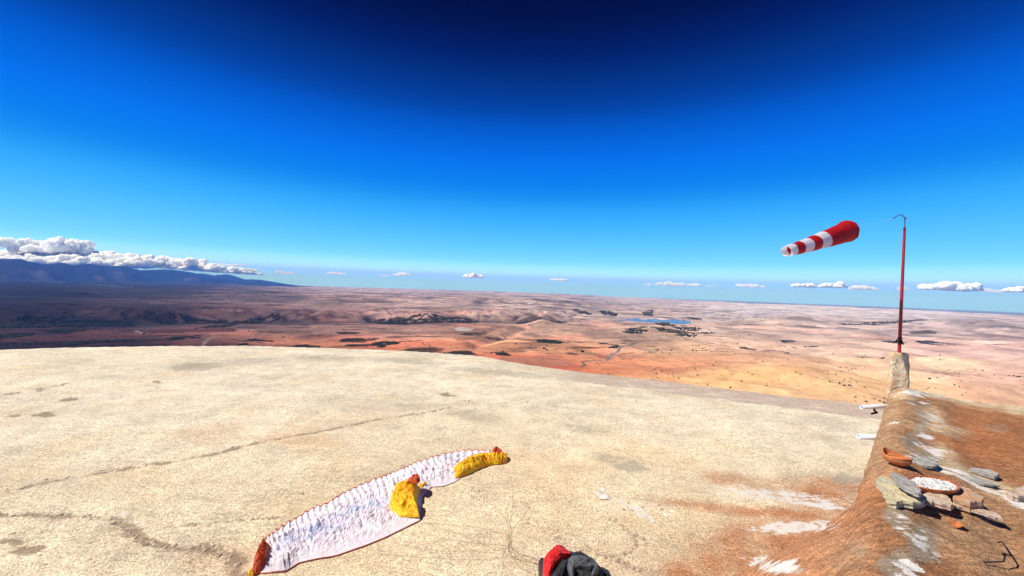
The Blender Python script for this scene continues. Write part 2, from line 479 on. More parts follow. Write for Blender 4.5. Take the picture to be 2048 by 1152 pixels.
# scrub mottling and bare pale spots
mot = sm(0.05, 0.42, fbm(VX / 420, VY / 520, 5, 133, 0.6)) * sm(1500, 2600, r_) * (1 - sm(11000, 17000, r_)) * (1 - 0.45 * rightness)
C = C * (1 - 0.50 * mot[..., None] * np.array([1.0, 0.95, 0.85]))
stk = sm(0.22, 0.40, fbm((VX * 0.94 + VY * 0.34) / 900, (VY * 0.94 - VX * 0.34) / 150, 4, 139, 0.6)) * sm(2200, 3200, r_) * (1 - sm(9000, 14000, r_)) * (1 - 0.85 * rightness)
C = C * (1 - 0.72 * stk[..., None])
pal = sm(0.18, 0.45, fbm(VX / 300, VY / 420, 4, 135, 0.6)) * sm(2500, 4000, r_) * (1 - sm(9000, 14000, r_)) * sm(math.radians(-30), math.radians(0), a_)
C = C * (1 + 0.22 * pal[..., None])
# scrub and distant groves as streaks of grey-green
veg = np.maximum(sm(0.10, 0.34, fbm(VX / 1100, VY / 2200, 5, 131) - 0.03), sm(0.12, 0.26, fbm(VX / 2600, VY / 620, 5, 132, 0.6)))
veg = veg * sm(5200, 9000, r_) * (0.55 + 0.45 * (1 - sm(math.radians(8), math.radians(22), a_)))
C = C * (1 - 0.72 * veg[..., None]) + np.array([0.035, 0.05, 0.045]) * 0.6 * veg[..., None]
# the lower, greener plain beyond the plateau edge, blue-grey haze painted in
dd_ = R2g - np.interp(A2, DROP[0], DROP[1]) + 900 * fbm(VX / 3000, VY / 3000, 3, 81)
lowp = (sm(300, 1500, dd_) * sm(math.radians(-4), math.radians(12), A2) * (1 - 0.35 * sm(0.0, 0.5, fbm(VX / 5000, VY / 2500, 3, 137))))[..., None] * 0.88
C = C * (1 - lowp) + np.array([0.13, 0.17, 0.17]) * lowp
# valley bottom along the river
dr = r_ - np.interp(a_, RIV[0], RIV[1]) + 160 * fbm(VX / 1500, VY / 1500, 2, 31)
rv = np.exp(-(dr / 150) ** 2) * (1 - sm(math.radians(4), math.radians(12), a_))
C = C * (1 - 0.75 * rv[..., None]) + np.array([0.03, 0.035, 0.03]) * 0.75 * rv[..., None]
# gullies: dark scrub, with shading painted in
gul = (1 - np.clip(np.abs(pn((a_ * np.interp(a_, RIV[0], RIV[1]) + 0.1 * dr) / 430 + 0.35 * pn(a_ * np.interp(a_, RIV[0], RIV[1]) / 900, dr / 900, 41), dr / 2600, 42)) * 7, 0, 1))
gul = gul * sm(60, 200, dr) * (1 - sm(500, 1100, dr)) * (1 - sm(math.radians(6), math.radians(16), a_))
C = C * (1 - 0.8 * gul[..., None])
# dark stony hills
for i in (0, 1, 2, 3, 4, 5):
    b = BUMPS[i]; p = bp[i]; pr = math.hypot(p[0], p[1]); ux, uy = p[0] / pr, p[1] / pr
    q = (VX * ux + VY * uy) - pr - b[4] * 0.6; s = VX * uy - VY * ux - (p[0] * uy - p[1] * ux)
    k = np.exp(-((s / b[3]) ** 2 + (q / b[4]) ** 2) * 1.1) * (0.75 if i < 2 else 0.5)
    k = np.clip(k * (1 + 0.5 * fbm(VX / 120, VY / 120, 3, 141)), 0, 0.85)
    C = C * (1 - k[..., None]) + np.array([0.20, 0.17, 0.16]) * k[..., None]
# forested mountain slopes with a few bare patches
ft_ = np.interp(a_, *FOOT1)
mt = sm(0.98, 1.03, r_ / ft_) * (1 - sm(math.radians(-29), math.radians(-25), a_))
bare = sm(0.06, 0.34, fbm(a_ * 30000 / 1500, r_ / ft_ * 9, 4, 151)) * (1 - sm(1.10, 1.20, r_ / ft_)) + 0.25 * sm(0.2, 0.5, fbm(a_ * 30000 / 700, r_ / ft_ * 14, 4, 153))
mc = np.array([0.004, 0.008, 0.012]) * (1 - bare[..., None]) + np.array([0.075, 0.065, 0.07]) * bare[..., None]
C = C * (1 - mt[..., None]) + mc * mt[..., None]
# tracks: pale dirt roads
def road(pts, wpx, colr):
    global C
    w = unv([q[0] for q in pts], [q[1] for q in pts])
    for i in range(len(w) - 1):
        ax, ay = w[i][:2]; bx, by = w[i + 1][:2]
        tt = np.clip(((VX - ax) * (bx - ax) + (VY - ay) * (by - ay)) / ((bx - ax) ** 2 + (by - ay) ** 2), 0, 1)
        d = np.hypot(VX - ax - tt * (bx - ax), VY - ay - tt * (by - ay))
        k = (1 - sm(0.5 * wpx, wpx, d))[..., None]
        C = C * (1 - k) + np.array(colr) * k
Z8 = lambda L: [(1000 + x / 3.657, 540 + y / 3.657) for x, y in L]
Z7 = lambda L: [(560 + x / 3.657, 530 + y / 3.657) for x, y in L]
Z6 = lambda L: [(x / 3.657, 460 + y / 3.657) for x, y in L]
ZR = lambda L: [(1500 + x / 3.737, 540 + y / 3.737) for x, y in L]
road(Z8([(780, 645), (805, 618), (830, 605), (860, 596), (872, 585), (880, 565), (930, 545), (990, 525)]), 16, (0.20, 0.17, 0.15))
road(Z8([(870, 572), (930, 572), (985, 572)]), 10, (0.18, 0.14, 0.11))
road(Z8([(590, 712), (625, 692), (600, 668), (640, 655), (760, 640)]), 12, (0.17, 0.12, 0.10))
road(Z8([(640, 630), (760, 655), (900, 675), (1060, 690)]), 14, (0.34, 0.19, 0.12))
road(Z6([(990, 738), (1010, 748), (1050, 757)]), 9, (0.42, 0.33, 0.29))
road(Z6([(1480, 860), (1500, 820), (1520, 800), (1570, 780), (1550, 765)]), 12, (0.22, 0.17, 0.15))
road(Z7([(800, 335), (840, 350), (870, 360)]), 18, (0.36, 0.28, 0.25))
road(Z8([(500, 352), (620, 348), (760, 350), (920, 356)]), 60, (0.34, 0.30, 0.28))
# bright red ploughed ground and pale threshing patches near the foot of the hill
for poly, colr in ((Z8([(0, 636), (210, 640), (400, 640), (520, 672), (540, 705), (300, 705), (0, 680)]), (0.43, 0.19, 0.115)),
                   (Z7([(1270, 468), (1330, 462), (1420, 472), (1380, 482), (1290, 480)]), (0.52, 0.44, 0.36)),
                   (Z7([(1400, 452), (1560, 452), (1540, 475), (1420, 470)]), (0.50, 0.27, 0.17)),
                   (Z7([(150, 432), (215, 434), (205, 450), (148, 449)]), (0.055, 0.042, 0.05)),
                   (Z7([(18, 428), (70, 432), (62, 450), (0, 446)]), (0.07, 0.05, 0.055)),
                   (Z8([(500, 445), (640, 440), (900, 490), (880, 508), (720, 500), (590, 470)]), (0.36, 0.22, 0.16)),
                   (Z6([(1050, 735), (1700, 722), (1750, 750), (1100, 758)]), (0.085, 0.028, 0.022)),
                   (Z6([(0, 770), (900, 770), (1000, 800), (0, 820)]), (0.075, 0.03, 0.026))):
    w = unv([q[0] for q in poly], [q[1] for q in poly])
    k = in_poly(VX + 25 * fbm(VX / 90, VY / 90, 2, 161), VY + 25 * fbm(VX / 90, VY / 90, 2, 163), w[:, :2])[..., None] * 0.8
    C = C * (1 - k) + np.array(colr) * k
m = MT('valley_soil_shade', rough=0.95, spec=0.05)
pos = m.coord('World')
base = m.attr('Col').outputs['Color']
nz = m.noise(pos, 0.012, 6, 0.6); nz2 = m.noise(pos, 0.0021, 5, 0.6)
f = m.math('MULTIPLY', m.rng(nz, 0.25, 0.75, 0.80, 1.18), m.rng(nz2, 0.25, 0.75, 0.84, 1.16))
cc = m.n('Mix', data_type='RGBA', blend_type='MULTIPLY'); cc.inputs[0].default_value = 1.0
m.l(base, cc.inputs[6]); m.l(f, cc.inputs[7])
dots = m.voro(pos, 0.018)
dm_ = m.math('MULTIPLY', m.rng(dots, 0.10, 0.17, 1.0, 0.0), m.rng(m.noise(pos, 0.0016, 3), 0.50, 0.62))
m.color(m.mix(m.math('MULTIPLY', dm_, 0.75), cc.outputs[2], (0.045, 0.05, 0.03)))
m.bump(m.noise(pos, 0.02, 6, 0.65), 0.8, 18.0)
VALLEY = m.m
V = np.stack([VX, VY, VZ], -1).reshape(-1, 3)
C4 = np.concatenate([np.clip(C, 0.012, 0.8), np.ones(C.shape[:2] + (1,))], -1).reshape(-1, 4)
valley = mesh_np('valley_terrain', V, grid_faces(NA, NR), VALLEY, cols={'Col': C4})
tag(valley, kind='structure')
def zv(x, y):
    return valley_z(np.asarray(x, float), np.asarray(y, float))

# lake
m = MT('lake_water', (0.02, 0.07, 0.19), 0.12, 0.5)
pos = m.coord('World')
m.color(m.mix(m.rng(m.noise(pos, 0.004, 4), 0.35, 0.65), (0.016, 0.055, 0.16), (0.03, 0.09, 0.22)))
m.bump(m.noise(pos, 0.05, 4), 0.9, 6.0)
bm = bmesh.new()
ctr = lake_w.mean(0)
vs_ = [bm.verts.new((ctr[0] + (p[0] - ctr[0]) * 1.10, ctr[1] + (p[1] - ctr[1]) * 1.10, VAL + 0.2 - (p[0] ** 2 + p[1] ** 2) / (2 * RE))) for p in lake_w]
bm.faces.new(vs_)
bmesh.ops.triangulate(bm, faces=bm.faces[:])
lake = bm_obj('lake_water', bm, m.m)
tag(lake, kind='structure')
if lake.data.polygons[0].normal.z < 0: lake.data.flip_normals()

# ------------------------------------------------------------------ pale convex take-off ground
GA, GR = 700, 370
ga = np.radians(np.linspace(-78, 78, GA))
gr = np.exp(np.linspace(math.log(1.5), math.log(70), GR))
G2, GRR = np.meshgrid(ga, gr, indexing='ij')
GX, GY = GRR * np.sin(G2), GRR * np.cos(G2)
TR1 = [(-60, 1000), (0, 985), (150, 955), (260, 935), (400, 912), (500, 890), (640, 862), (760, 838), (850, 826), (900, 815)]
TR2 = [(-60, 1028), (0, 1030), (120, 1033), (200, 1036), (260, 1041)]
TR3 = [(235, 1048), (290, 1085), (340, 1096), (385, 1100), (430, 1095), (465, 1120), (490, 1160)]
TR4 = [(330, 1056), (400, 1050), (440, 1045), (560, 1035)]
TR5 = [(860, 808), (930, 808), (1000, 806), (1060, 808)]
TR6 = [(1110, 1075), (1180, 1100), (1260, 1130), (1330, 1160)]
TR7 = [(1215, 1035), (1255, 1060), (1275, 1085), (1250, 1110)]
TR8 = [(1390, 890), (1440, 880), (1520, 872), (1640, 880)]
def line_d(x, y, px):
    w = unp([q[0] for q in px], [q[1] for q in px], 0.0)
    dm = np.full(np.shape(x), 1e9)
    for i in range(len(w) - 1):
        ax, ay = w[i][:2]; bx, by = w[i + 1][:2]
        tt = np.clip(((x - ax) * (bx - ax) + (y - ay) * (by - ay)) / ((bx - ax) ** 2 + (by - ay) ** 2), 0, 1)
        dm = np.minimum(dm, np.hypot(x - ax - tt * (bx - ax), y - ay - tt * (by - ay)))
    return dm
TRACKS = [(TR1, 0.14, 0.9), (TR2, 0.13, 0.8), (TR3, 0.12, 0.95), (TR4, 0.07, 0.6), (TR5, 0.12, 0.6), (TR6, 0.13, 0.75), (TR7, 0.05, 0.7), (TR8, 0.14, 0.4)]
_s = unp([940, 1040, 1120, 1200, 1400, 1600, 1745, 1900], [728, 742, 755, 768, 793, 818, 836, 858], 0.0)
STEP_A = np.arctan2(_s[:, 0], _s[:, 1]); STEP_R = np.hypot(_s[:, 0], _s[:, 1])
def step_d(x, y):
    return np.hypot(x, y) - np.interp(np.arctan2(x, y), STEP_A, STEP_R) + 0.5 * fbm(x / 1.5, y / 1.5, 4, 207)
def ground_z(x, y):
    x = np.asarray(x, float); y = np.asarray(y, float)
    r = np.hypot(x, y); a = np.arctan2(x, y)
    er = np.interp(a, EDGE_A, EDGE_R)
    u = np.maximum(r - (er - 9.0), 0)
    z = -0.0030 * u ** 2 - np.where(r > er - 1.5, 0.9 * np.maximum(r - er + 1.5, 0) ** 1.25 * 0.55, 0)
    z = z - 0.30 * sm(0, 0.5, step_d(x, y)) * sm(STEP_A[0], STEP_A[0] + 0.15, a)
    z = z + 0.05 * fbm(x / 3.0, y / 3.0, 3, 201) * sm(2, 6, r) + 0.016 * fbm(x / 0.5, y / 0.5, 3, 203)
    return z
GZ = ground_z(GX, GY)
wx = GX + 0.10 * fbm(GX / 0.5, GY / 0.5, 3, 211); wy = GY + 0.10 * fbm(GX / 0.5, GY / 0.5, 3, 213)
dark = np.zeros(GX.shape)
for px, w, k in TRACKS:
    d = line_d(wx, wy, px)
    nb_ = fbm(GX / 0.35, GY / 0.35, 4, 205, 0.65)
    e = np.exp(-(d / (w * (0.8 + 0.9 * np.clip(nb_ + 0.2, -0.3, 0.7)))) ** 2) * np.clip(0.78 + 0.8 * nb_, 0.1, 1)
    GZ = GZ - 0.014 * e * k + 0.006 * np.exp(-((d - 2 * w) / w) ** 2) * k
    dark = np.maximum(dark, e * k)
PXg, PYg = proj(np.stack([GX, GY, 0 * GX], -1))
def blob(px, py, cx, cy, rx, ry, ang=0.0):
    ca, sa = math.cos(math.radians(ang)), math.sin(math.radians(ang))
    dx, dy = px - cx, py - cy
    u = dx * ca + dy * sa; v = -dx * sa + dy * ca
    return np.exp(-((u / rx) ** 2 + (v / ry) ** 2) ** 1.5)
wob = 0.9
PW = PXg + 26 * fbm(GX / 0.7, GY / 0.7, 5, 221, 0.65); PH = PYg + 7 * fbm(GX / 0.5, GY / 0.5, 5, 223, 0.65)
for b in [(140, 799, 24, 4, -4), (18, 787, 26, 3, -6), (85, 779, 30, 3, -6), (120, 770, 16, 2, -6), (88, 828, 26, 6, -3), (30, 830, 22, 4, -4), (310, 764, 12, 2, 0),
          (415, 1098, 45, 12, 6), (470, 1120, 30, 14, 20), (330, 1092, 40, 8, 15), (890, 790, 16, 5, 5), (60, 1100, 40, 10, -10), (20, 1085, 40, 8, 0)]:
    dark = np.maximum(dark, 0.95 * blob(PW, PH, *b))
grey = np.zeros(GX.shape)
for b in [(395, 733, 88, 13, -3), (510, 722, 110, 10, -2), (650, 715, 120, 10, 2), (820, 722, 110, 10, 4), (960, 835, 60, 16, 8), (925, 826, 60, 9, -8), (1180, 858, 90, 13, 8), (1262, 932, 46, 16, 8), (1210, 915, 60, 14, 10), (1000, 745, 160, 10, 5)]:
    grey = np.maximum(grey, 0.62 * blob(PW, PH, *b))
for b in [(395, 733, 70, 9, -3), (1262, 936, 40, 10, 8), (1690, 956, 42, 12, 6)]:
    grey = np.maximum(grey, 0.9 * blob(PW, PH, *b))
red = np.zeros(GX.shape)
for b, k in [((1450, 958, 50, 14, 6), 0.75), ((1550, 970, 130, 16, 6), 0.55), ((1345, 1005, 60, 9, 8), 0.7), ((1480, 1022, 150, 12, 7), 0.9), ((1600, 1028, 120, 12, 5), 1.0),
             ((1480, 1090, 100, 50, -20), 0.95), ((1400, 1150, 120, 50, -20), 1.0), ((1560, 1130, 150, 80, 0), 1.0), ((1650, 980, 120, 30, 0), 0.9), ((1700, 1060, 160, 90, 0), 1.0), ((1600, 1080, 140, 42, 0), 1.0),
             ((430, 865, 80, 20, -8), 0.30), ((900, 960, 400, 60, -5), 0.10), ((1250, 1120, 120, 30, 0), 0.25), ((720, 840, 130, 18, -8), 0.2), ((600, 880, 90, 14, 0), 0.25), ((440, 1120, 90, 30, 0), 0.4), ((900, 1100, 300, 50, 0), 0.12)]:
    red = np.maximum(red, k * blob(PW, PH, *b))
white = np.zeros(GX.shape)
for b, k in [((1255, 1010, 45, 8, 25), 0.75), ((1290, 1035, 40, 8, 25), 0.7), ((1200, 990, 14, 8, 40), 0.95), ((1070, 900, 24, 7, 20), 0.6), ((1560, 992, 190, 20, 5), 0.62), ((1640, 1008, 80, 12, 6), 0.74), ((1420, 985, 160, 12, 6), 0.4),
             ((1590, 1055, 110, 17, -3), 0.74), ((1550, 1132, 70, 19, 6), 0.85), ((1350, 880, 200, 20, 4), 0.35), ((560, 905, 50, 8, -10), 0.4), ((160, 930, 40, 12, -10), 0.5), ((260, 1030, 30, 10, 0), 0.5), ((720, 800, 60, 10, 0), 0.4), ((1500, 840, 260, 12, 6), 0.4)]:
    white = np.maximum(white, k * blob(PW, PH, *b))
er_ = np.interp(G2, EDGE_A, EDGE_R)
sd_ = step_d(GX, GY)
slope_brown = sm(math.radians(0), math.radians(14), G2) * sm(-0.1, 0.5, sd_) * np.clip(0.95 + 0.7 * fbm(GX / 1.2, GY / 0.6, 4, 233), 0, 1)
pale = np.array([0.74, 0.622, 0.445])
GC = np.broadcast_to(pale, GX.shape + (3,)).copy()
GC = GC * (1 + 0.26 * fbm(GX / 5, GY / 3.5, 5, 241, 0.6) + 0.22 * fbm(GX / 0.8, GY / 0.8, 4, 243, 0.6))[..., None]
fg = sm(9, 20, GRR)[..., None]
GC = GC * (1 - fg) * np.array([1.02, 0.985, 0.92]) + GC * fg * np.array([1.01, 1.03, 1.05])
blg = sm(0.08, 0.40, fbm(GX / 3.2, GY / 2.0, 5, 247, 0.6))[..., None]
GC = GC * (1 - 0.13 * blg * np.array([1.0, 0.95, 0.85]))
warm = sm(-0.1, 0.5, fbm(GX / 2.4, GY / 2.4, 4, 245))[..., None]
GC = GC * (1 - 0.35 * warm * np.array([0.08, 0.24, 0.45]))
GC = GC * (1 - 0.85 * slope_brown[..., None]) + np.array([0.50, 0.37, 0.29]) * 0.85 * slope_brown[..., None]
k = np.clip(red * (0.9 + 0.7 * fbm(GX / 0.6, GY / 0.6, 4, 251)), 0, 1)[..., None]
GC = GC * (1 - k) + np.array([0.46, 0.215, 0.105]) * k
def earth_material(name, aniso=(1, 1, 1), rot=0.0, bumpd=0.012, grain=1.0, streak=0.5):
    m = MT(name, rough=0.95, spec=0.08)
    pos = m.coord('World'); st = m.coord('World', aniso, (0, 0, rot))
    base = m.attr('Col').outputs['Color']; msk = m.attr('Mask').outputs['Color']
    sp = m.n('SeparateColor'); m.l(msk, sp.inputs[0])
    n1 = m.noise(pos, 38 * grain, 5, 0.7); n2 = m.noise(st, 7 * grain, 6, 0.65); n3 = m.noise(st, 1.7, 5, 0.6)
    n4 = m.voro(pos, 60 * grain)
    f = m.math('MULTIPLY', m.rng(n1, 0.30, 0.70, 0.50, 1.46), m.rng(n2, 0.3, 0.7, 1 - 0.30 * streak, 1 + 0.26 * streak))
    f = m.math('MULTIPLY', f, m.rng(n3, 0.3, 0.7, 0.93, 1.07))
    f = m.math('MULTIPLY', f, m.rng(m.noise(pos, 14 * grain, 4, 0.7), 0.3, 0.7, 0.84, 1.14))
    f = m.math('MULTIPLY', f, m.rng(n4, 0.05, 0.35, 0.70, 1.08))
    x = m.n('Mix', data_type='RGBA', blend_type='MULTIPLY'); x.inputs[0].default_value = 1.0
    m.l(base, x.inputs[6]); m.l(f, x.inputs[7])
    col = x.outputs[2]
    def mask(ch, amp, nn, lo=0.42, hi=0.62):
        return m.rng(m.math('ADD', sp.outputs[ch], m.math('MULTIPLY', m.math('SUBTRACT', nn, 0.5), amp)), lo, hi)
    br = m.math('ADD', m.math('MULTIPLY', n2, 0.65), m.math('MULTIPLY', m.noise(st, 24 * grain, 4, 0.7), 0.35))
    col = m.mix(m.math('MULTIPLY', mask(1, 1.9, br, 0.36, 0.72), 0.62), col, m.mix(n1, (0.20, 0.175, 0.13), (0.44, 0.39, 0.30)))
    col = m.mix(m.math('MULTIPLY', mask(2, 2.2, br, 0.36, 0.74), 0.78), col, m.mix(n1, (0.13, 0.075, 0.045), (0.40, 0.29, 0.19)))
    col = m.mix(mask(0, 2.3, br, 0.46, 0.66), col, m.mix(n1, (0.62, 0.55, 0.47), (0.86, 0.82, 0.76)))
    m.color(col)
    h = m.math('ADD', m.math('MULTIPLY', n2, 0.6), m.math('ADD', m.math('MULTIPLY', n1, 0.5), m.math('MULTIPLY', n4, 0.5)))
    m.bump(h, 0.85, bumpd)
    return m.m
EARTH = earth_material('takeoff_earth', (0.7, 1.3, 1), 0.2, 0.026, 0.8, 0.35)
one = np.ones(GX.shape + (1,))
Mk = np.concatenate([white[..., None], grey[..., None], dark[..., None], one], -1).reshape(-1, 4)
ground = mesh_np('takeoff_ground', np.stack([GX, GY, GZ], -1).reshape(-1, 3), grid_faces(GA, GR), EARTH,
                 cols={'Col': np.concatenate([np.clip(GC, 0, 0.85), one], -1).reshape(-1, 4), 'Mask': Mk})
tag(ground, kind='structure')

# loose gravel on it
def rocks(name, pts, sizes, mat, kind='stuff', seed=1, flat=0.6, tones=(0.6, 1.25)):
    """many low-poly pebbles as one mesh"""
    rg = np.random.default_rng(seed)
    t = (1 + 5 ** 0.5) / 2
    iv = np.array([(-1, t, 0), (1, t, 0), (-1, -t, 0), (1, -t, 0), (0, -1, t), (0, 1, t), (0, -1, -t), (0, 1, -t), (t, 0, -1), (t, 0, 1), (-t, 0, -1), (-t, 0, 1)]) / 1.9
    fc = np.array([(0, 11, 5), (0, 5, 1), (0, 1, 7), (0, 7, 10), (0, 10, 11), (1, 5, 9), (5, 11, 4), (11, 10, 2), (10, 7, 6), (7, 1, 8), (3, 9, 4), (3, 4, 2), (3, 2, 6), (3, 6, 8), (3, 8, 9), (4, 9, 5), (2, 4, 11), (6, 2, 10), (8, 6, 7), (9, 8, 1)])
    n = len(pts)
    jit = rg.uniform(0.65, 1.2, (n, 12, 1)) * iv[None]
    an = rg.uniform(0, 6.28, n); c, s = np.cos(an), np.sin(an)
    X = jit[..., 0] * rg.uniform(0.7, 1.3, (n, 1)); Y = jit[..., 1]; Z = jit[..., 2] * flat
    W = np.stack([X * c[:, None] - Y * s[:, None], X * s[:, None] + Y * c[:, None], Z], -1) * np.asarray(sizes)[:, None, None] + np.asarray(pts)[:, None, :]
    F = (fc[None] + 12 * np.arange(n)[:, None, None]).reshape(-1, 3)
    tone = rg.uniform(*tones, (n, 1)) * np.ones((1, 12))
    cols = np.stack([tone, tone, tone, np.ones_like(tone)], -1).reshape(-1, 4)
    o = mesh_np(name, W.reshape(-1, 3), F, mat, smooth=False, cols={'Tone': cols})
    return tag(o, kind=kind)
m = MT('gravel_stone', rough=0.9, spec=0.1)
x = m.n('Mix', data_type='RGBA', blend_type='MULTIPLY'); x.inputs[0].default_value = 1.0
x.inputs[6].default_value = (0.50, 0.39, 0.27, 1); m.l(m.attr('Tone').outputs['Color'], x.inputs[7]); m.color(x.outputs[2])
GRAVEL = m.m
pts = []; sz = []
def add_pebbles(px, py, s):
    w = unp(px, py, 0.0); zz = ground_z(w[..., 0], w[..., 1])
    for p, z_, s_ in zip(np.reshape(w, (-1, 3)), np.ravel(zz), np.ravel(s)):
        pts.append((p[0], p[1], z_ - 0.02 + s_ * 0.12)); sz.append(s_)
n = 7000
add_pebbles(RNG.uniform(-100, 1700, n), 700 + 460 * RNG.uniform(0.06, 1, n) ** 0.8, RNG.gamma(2.0, 0.0050, n) + 0.005)
for px, w, k in TRACKS:
    c = smooth_line(np.array(px, float), 160)
    n = int(420 * k)
    i = RNG.integers(0, 160, n)
    add_pebbles(c[i, 0] + RNG.normal(0, 5, n), c[i, 1] + RNG.normal(0, 4 if w > 0.1 else 2, n), RNG.gamma(2.2, 0.007, n) + 0.008)
n = 200
add_pebbles(RNG.normal(420, 45, n), RNG.normal(1102, 12, n), RNG.gamma(2.2, 0.008, n) + 0.008)
add_pebbles(RNG.normal(80, 70, n), RNG.normal(1110, 25, n), RNG.gamma(2.0, 0.007, n) + 0.008)
add_pebbles(RNG.normal(1270, 40, n), RNG.normal(1015, 16, n), RNG.gamma(2.0, 0.008, n) + 0.008)
tag(rocks('loose_gravel', pts, sz, GRAVEL, seed=5), 'small loose stones scattered over the pale take-off ground', 'gravel')

# flat pale chips of broken stone
m = MT('pale_chip_stone', rough=0.85, spec=0.15)
x = m.n('Mix', data_type='RGBA', blend_type='MULTIPLY'); x.inputs[0].default_value = 1.0
x.inputs[6].default_value = (0.80, 0.74, 0.65, 1); m.l(m.attr('Tone').outputs['Color'], x.inputs[7]); m.color(x.outputs[2])
pts = []; sz = []
for cx, cy, sx, sy, n, k in ((1265, 1008, 42, 9, 55, 0.030), (1300, 1036, 26, 8, 26, 0.036), (1202, 990, 9, 6, 7, 0.060), (1068, 898, 16, 5, 12, 0.035), (1215, 905, 60, 16, 26, 0.022), (165, 930, 40, 10, 14, 0.03), (1400, 1080, 3, 2, 1, 0.05), (1303, 1079, 3, 2, 1, 0.05), (600, 905, 60, 8, 16, 0.02), (1500, 950, 90, 20, 22, 0.02)):
    add_pebbles(RNG.normal(cx, sx, n), RNG.normal(cy, sy, n), RNG.gamma(4, k / 4, n) + 0.006)
tag(rocks('pale_stone_chips', pts, sz, m.m, seed=9, flat=0.30, tones=(0.7, 1.1)), 'flat pale chips of broken stone on the take-off ground', 'stones')

# ------------------------------------------------------------------ flat-roofed mud building under the photographer, and the earth bank against it
A0 = unp(1722, 945, ROOF); B0 = unp(1779, 772, ROOF); C0 = unp(2048, 806, ROOF)
es = (B0 - A0)[:2]; LW = np.linalg.norm(es); es = es / LW
et = (C0 - B0)[:2]; et = et / np.linalg.norm(et)                 # along the far edge of the roof
no = np.array([-es[1], es[0]])                                   # outwards from the wall
if no @ et > 0: no = -no
def roof_pt(s, t): return A0[0] + s * es[0] + t * et[0], A0[1] + s * es[1] + t * et[1]
def roof_relief(x, y, t):
    hump = 0.115 * np.exp(-((t - 0.24) / 0.26) ** 2) + 0.03 * np.exp(-((t - 0.62) / 0.12) ** 2)
    return hump * (1 + 0.5 * fbm(x / 0.5, y / 0.5, 3, 305)) + 0.030 * fbm(x / 0.35, y / 0.35, 5, 301, 0.6) + 0.03 * fbm(x / 1.3, y / 1.3, 2, 303)
NS, NT = 430, 330
S_ = np.linspace(-5.2, LW + 0.10, NS)
T_ = np.r_[np.linspace(0, 1.4, 110), 1.4 + (np.linspace(0, 1, NT - 109)[1:]) ** 1.3 * 7.5]
S2, T2 = np.meshgrid(S_, T_, indexing='ij')
RX, RY = roof_pt(S2, T2)
def edge_jit(s): return 0.028 * fbm(np.asarray(s) / 0.16, 0 * np.asarray(s) + 3.3, 4, 307, 0.65)
_jit = edge_jit(S2) * np.exp(-T2 / 0.25)
RX = RX + no[0] * _jit; RY = RY + no[1] * _jit
edge_round = -0.13 * np.exp(-T2 / 0.07) - 0.035 * sm(LW - 0.12, LW + 0.10, S2)
RZ = ROOF - 0.06 + roof_relief(RX, RY, T2) + edge_round
